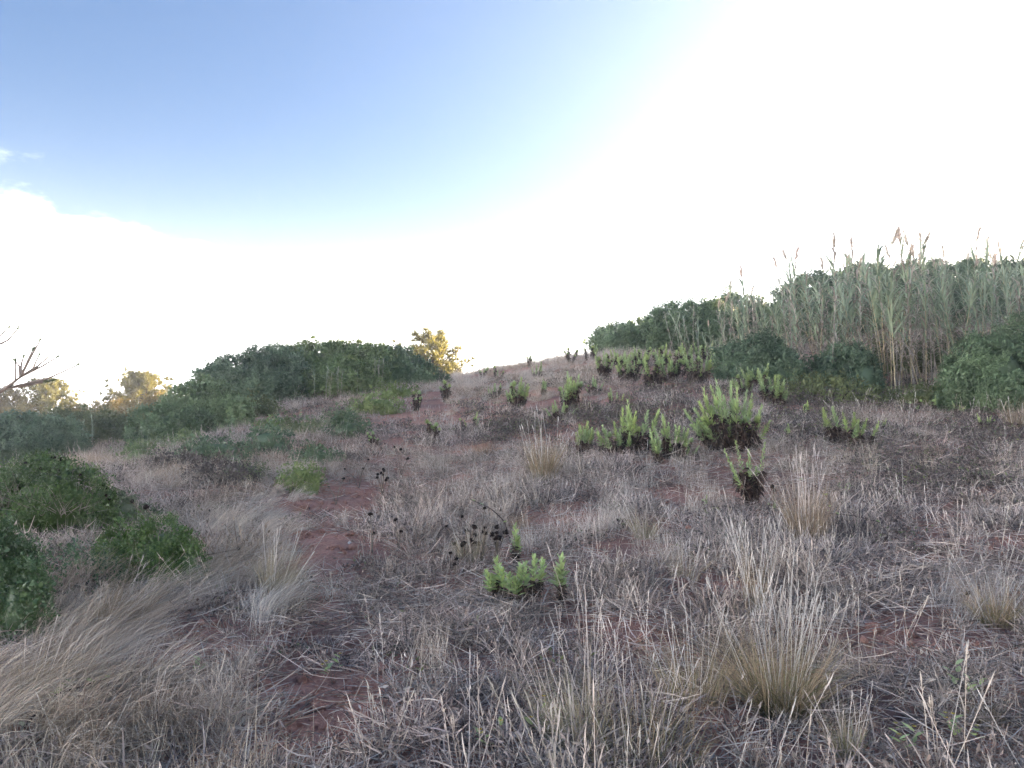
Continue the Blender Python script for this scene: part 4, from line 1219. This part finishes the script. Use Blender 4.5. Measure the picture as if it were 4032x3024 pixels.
# ------------------------------------------------------------------ black seed heads
def seed_plant(label, heads, group):
    """heads = [(px, py)] of one plant"""
    hx = float(np.mean([h[0] for h in heads])); hy = float(max(h[1] for h in heads))
    b = at(hx, hy + 75)
    o = thing('seed_head_plant', b, label, 'seed heads', group)
    g = Geo()
    tips = []
    for (x, y) in heads:
        e = pt(x, y, b[1] + RNG.normal(0, .06)) - b
        m = np.array([e[0] * .35, e[1] * .35, e[2] * .55])
        tube(g, [np.array([0, 0, -.02]), m, e], [.006, .005, .0042], 4, .1)
        tips.append(e)
    g.build('stem', M['stem'], o, True)
    for e in tips:
        h = Geo()
        blob(h, np.zeros(3), np.array([.017, .016, .014]) * (.6 + .7 * RNG.random()), RNG.random() * 30, 9, 7, .8, .5, 0, 3.0)
        dd = rand_dirs(26)
        strips(h, dd * .010, dd, .010 + .008 * RNG.random(26), .0035, np.zeros((26, 3)), 1, [1, .2], .9)
        s = h.build('seed_head', M['black_head'], o, False)
        s.location = tuple(e)
G_SEED = 'plants with black seed heads'
seed_plant('black seed head plant with the largest, lowest head of the group', [(1773, 2177)], G_SEED)
seed_plant('small black seed heads just below the largest head', [(1796, 2200), (1790, 2222)], G_SEED)
seed_plant('black seed heads in the middle left of the dense group', [(1825, 2140), (1818, 2148), (1855, 2124), (1862, 2135), (1788, 2140)], G_SEED)
seed_plant('black seed heads at the upper left of the dense group', [(1868, 2074), (1867, 2104), (1876, 2110), (1838, 2088), (1757, 2072)], G_SEED)
seed_plant('black seed heads at the top middle of the dense group', [(1908, 2078), (1902, 2095), (1912, 2100), (1900, 2136), (1880, 2140)], G_SEED)
seed_plant('black seed heads at the right of the dense group', [(1937, 2105), (1957, 2098), (1952, 2118), (1964, 2118), (1953, 2140), (1990, 2096)], G_SEED)
seed_plant('black seed heads at the upper right of the dense group', [(1957, 2076), (1820, 2034), (1908, 2000)], G_SEED)
seed_plant('lone black seed head left of the dense group', [(1556, 2046), (1580, 2092)], G_SEED)
seed_plant('lone black seed head on the red earth, far left of the group', [(1458, 2024), (1472, 2100)], G_SEED)
seed_plant('tiny dark seed heads clustered high on the path', [(1500, 1862), (1512, 1855), (1487, 1868), (1508, 1870), (1485, 1880), (1510, 1848), (1520, 1890), (1525, 1882)], G_SEED)
seed_plant('pair of dark seed heads above the clustered ones', [(1554, 1760), (1578, 1768), (1606, 1806)], G_SEED)
seed_plant('single dark seed heads at the left of the path', [(1450, 1810), (1430, 1845), (1358, 1846)], G_SEED)
seed_plant('dark seed heads low left above the bare soil', [(1294, 1916), (1352, 1884)], G_SEED)
seed_plant('two small black seed heads right of the spindly weed', [(3042, 1916), (3050, 1932)], G_SEED)
seed_plant('black seed head at the right edge above the tussock', [(3812, 2335)], G_SEED)
seed_plant('dark seed heads in the tan grass at left', [(520, 1975), (575, 1997), (940, 2161)], G_SEED)

# ------------------------------------------------------------------ brambles, dry branch, sprigs, clods and pebbles
def bramble(label, path, rad, nleaf=0, hang=.25):
    P = [at(*path[0][:2])]
    y0 = P[0][1]
    for x, y, dy in path[1:]:
        P.append(pt(x, y, y0 + dy))
    P = np.array(P); b = P[0].copy(); P = P - b
    o = thing('bramble_stem', b, label, 'bramble', 'trailing bramble stems')
    t = np.linspace(0, 1, len(P)); tt = np.linspace(0, 1, 14)
    Q = np.stack([np.interp(tt, t, P[:, j]) for j in range(3)], -1)
    Q[1:-1] = (Q[:-2] + 2 * Q[1:-1] + Q[2:]) / 4
    g = Geo(); tube(g, Q, np.interp(tt, [0, 1], [rad, rad * .45]), 6, .4)
    n = 40
    i = RNG.integers(1, 13, n)
    strips(g, Q[i], rand_dirs(n), rad * 3.2, rad * .8, np.zeros((n, 3)), 1, [1, .1], .3)
    g.build('stem', M['bramble'], o, True)
    for k in range(nleaf):
        l = link('leaf', random.choice(FRESH_LEAF), o)
        l.matrix_local = Matrix.Translation(Q[int(RNG.integers(1, 13))]) @ Matrix.Rotation(RNG.random() * 6.28, 4, 'Z') @ Matrix.Rotation(.9, 4, 'Y') @ Matrix.Scale(.045 + .02 * RNG.random(), 4) @ Matrix.Diagonal((1, 2.2, 1, 1))
    return o
bramble('dark arching bramble stem above the lone sprout', [(2010, 2130, 0), (1985, 2050, 0), (1930, 2000, 0), (1850, 1965, .1)], .007, 4)
bramble('thin bramble stem arching over the tan tussock', [(3260, 2060, 0), (3270, 1970, 0), (3220, 1920, 0), (3130, 1880, 0)], .005, 7)
bramble('thick dark bramble stem lying in the lower left grass', [(60, 2920, 0), (200, 2740, .1), (330, 2700, .3), (460, 2660, .5)], .006, 6)
bramble('dark bramble stem crossing the weeds at right', [(3560, 2110, 0), (3480, 2060, .1), (3360, 2030, .1), (3250, 2020, .2)], .004, 3)

def sprig(label, bx, by, n, size, mat='inula', cat='sprig', flower=False, group='small green sprigs in the near grass'):
    b = at(bx, by)
    o = thing('green_sprig', b, label, cat, group)
    g = Geo()
    ends = []
    for i in range(n):
        a = RNG.random() * 6.28
        e = np.array([math.cos(a) * size, math.sin(a) * size, size * (.6 + .7 * RNG.random()) + .05])
        tube(g, [[0, 0, -.01], e * [.4, .4, .7], e], [.002, .0016, .001], 4, .5)
        ends.append(e)
    g.build('stem', M['stem'], o, True)
    for e in ends:
        for q in range(3):
            l = link('leaf', random.choice(FRESH_LEAF), o)
            l.matrix_local = Matrix.Translation(e * (.6 + .2 * q)) @ Matrix.Rotation(RNG.random() * 6.28, 4, 'Z') @ Matrix.Rotation(.9, 4, 'Y') @ Matrix.Scale(.035 + .02 * RNG.random(), 4) @ Matrix.Diagonal((1, 1.8, 1, 1))
        if flower:
            h = Geo(); m = 9
            aa = np.arange(m) / m * 6.283
            leaves(h, np.zeros((m, 3)), nrm(np.stack([np.cos(aa), np.sin(aa), .5 + 0 * aa], -1)), np.array([[0, 0, 1.0]] * m), .012, .007)
            f = h.build('flower', M['yellow'], o); f.location = tuple(e * 1.05 + [0, 0, .01])
sprig('green vine sprig low on the right red earth', 3790, 2790, 5, .09)
sprig('bright green sprig at the bottom right corner', 3800, 2980, 4, .06, flower=True)
sprig('yellow-flowered sprig at the bottom right', 3590, 3000, 3, .05, flower=True)
sprig('small yellow-green sprig at lower left of the red patch', 770, 2710, 3, .05)
sprig('green sprig in the combed grass at the bottom left', 230, 2790, 3, .06)
sprig('tiny yellow-flowered sprig at the bottom centre', 2110, 2910, 3, .08, flower=True)
sprig('second yellow-flowered sprig at the bottom edge left of centre', 1950, 2990, 3, .06, flower=True)
sprig('yellowish sprig beside the red patch at the lower left', 1310, 2700, 3, .06, flower=True)
sprig('pale green sprig among the weeds at the right, below the weeds', 3330, 1960, 4, .07)

# pale branching dead stalks leaning in at the left edge
def dry_branch():
    Y = 12.0
    b = over(-220, Y)
    o = thing('dead_branch', b, 'pale dead branching stalks leaning in at the left edge against the sky', 'dead branch')
    root = np.zeros(3)
    def P(x, y, dy=0):
        return pt(x, y, Y + dy) - b
    g = Geo()
    hub = P(20, 1530); hub2 = P(80, 1485)
    tube(g, [root, P(-140, 1640), P(-40, 1565), hub, hub2], [.045, .04, .034, .028, .022], 6, .6)
    tube(g, [root, P(-120, 1480), P(-60, 1400), P(0, 1355)], [.03, .022, .017, .012], 5, .6)
    twigs = [(hub2, (120, 1410), (155, 1345)), (hub2, (100, 1440), (125, 1385)), (hub2, (130, 1450), (150, 1405)), (hub2, (150, 1440), (185, 1410)), (hub2, (170, 1440), (215, 1412)),
             (hub, (190, 1490), (300, 1440)), (hub, (150, 1505), (190, 1500)), (hub2, (75, 1440), (62, 1425)), (hub2, (85, 1430), (90, 1412)), (P(0, 1355), (30, 1340), (65, 1300)), (P(-60, 1400), (-10, 1330), (30, 1295)),
             (hub, (60, 1500), (60, 1425)), (hub, (100, 1520), (170, 1505))]
    ends = []
    for s, m, e in twigs:
        dy = RNG.normal(0, .15)
        a, c = P(*m, dy * .5), P(*e, dy)
        tube(g, [s, a, c], [.020, .016, .013], 5, .7)
        ends.append((c, nrm(c - a)))
    g.build('branches', M['stem'], o, True)
    for c, d in ends:
        h = Geo(); n = 16
        strips(h, np.repeat(c[None] - d * .02, n, 0), nrm(d + rand_dirs(n) * .28 + np.array([.05, 0, .1])), .08 + .10 * RNG.random(n), .013, np.zeros((n, 3)), 2, [.6, 1, .1], RNG.random(n))
        tag(h.build('leaf_tuft', M['olive_bush'], o), kind='stuff')
dry_branch()

# red clods and a few pale pebbles
def clod(label, x, y, px_r, name='soil_clod', cat='clod', mat='soil', group='lumps of red earth', flat=.6):
    b = at(x, y)
    r = px_r * b[1] / FPX
    g = Geo()
    blob(g, np.zeros(3), np.array([r, r * (.7 + .3 * RNG.random()), r * flat]), RNG.random() * 40, 12, 8, .35, .5, 0, 1.6)
    o = g.build(name, M[mat])
    o.location = (float(b[0]), float(b[1]), float(b[2] + r * flat * .3)); o.rotation_euler = (0, 0, RNG.random() * 6)
    return tag(o, label, cat, group)
for x, y, r in [(620, 2615, 45), (860, 2575, 35), (1110, 2520, 22), (1140, 2545, 25), (1380, 2540, 25), (1190, 2690, 28), (1250, 2800, 30), (1330, 2740, 24), (1120, 2770, 26), (1160, 2960, 30), (3440, 2490, 40), (3590, 2510, 30), (3520, 2550, 25), (3680, 2560, 30),
                (3870, 2550, 35), (3930, 2580, 24), (2540, 2530, 35), (2500, 2580, 22), (2690, 2310, 40), (2640, 2340, 22), (2900, 2920, 24), (3130, 2990, 45), (3500, 2830, 40), (3440, 2790, 22), (3820, 2850, 26), (3740, 2005, 28), (1180, 2010, 26), (1390, 2160, 26), (2290, 2460, 22), (1270, 2870, 20)]:
    clod('lump of red earth lying bare among the dry grass', x, y, r)
for lab, x, y, r in [('pale pebble on red earth near the picture centre', 2200, 2062, 11), ('small white pebble on the red earth at lower left', 780, 2490, 6), ('white pebble on the bare patch left of the seed heads', 1376, 2144, 8)]:
    clod(lab, x, y, r, 'pebble', 'pebble', 'stone', 'pale pebbles', .7)

# ------------------------------------------------------------------ thin haze volume added in place of the lens-flare veil
def make_haze():
    g = Geo()
    x0, x1, y0, y1, z0, z1 = -470, 470, -460, 470, -7.0, 13.5
    v = np.array([[x, y, z] for z in (z0, z1) for y in (y0, y1) for x in (x0, x1)], float)
    g.add(v, [(0, 2, 3, 1), (4, 5, 7, 6), (0, 1, 5, 4), (2, 6, 7, 3), (0, 4, 6, 2), (1, 3, 7, 5)], 0.5)
    m, n, l = new_mat('haze')
    pv = n.new('ShaderNodeVolumePrincipled')
    pv.inputs['Color'].default_value = (0.92, 0.95, 1.0, 1)
    pv.inputs['Density'].default_value = HAZE
    pv.inputs['Anisotropy'].default_value = 0.72
    out = n.new('ShaderNodeOutputMaterial')
    l.new(pv.outputs[0], out.inputs['Volume'])
    tag(g.build('haze', m), 'thin pale haze added over the slope in place of the lens-flare veil', 'haze', None, 'stuff')
make_haze()
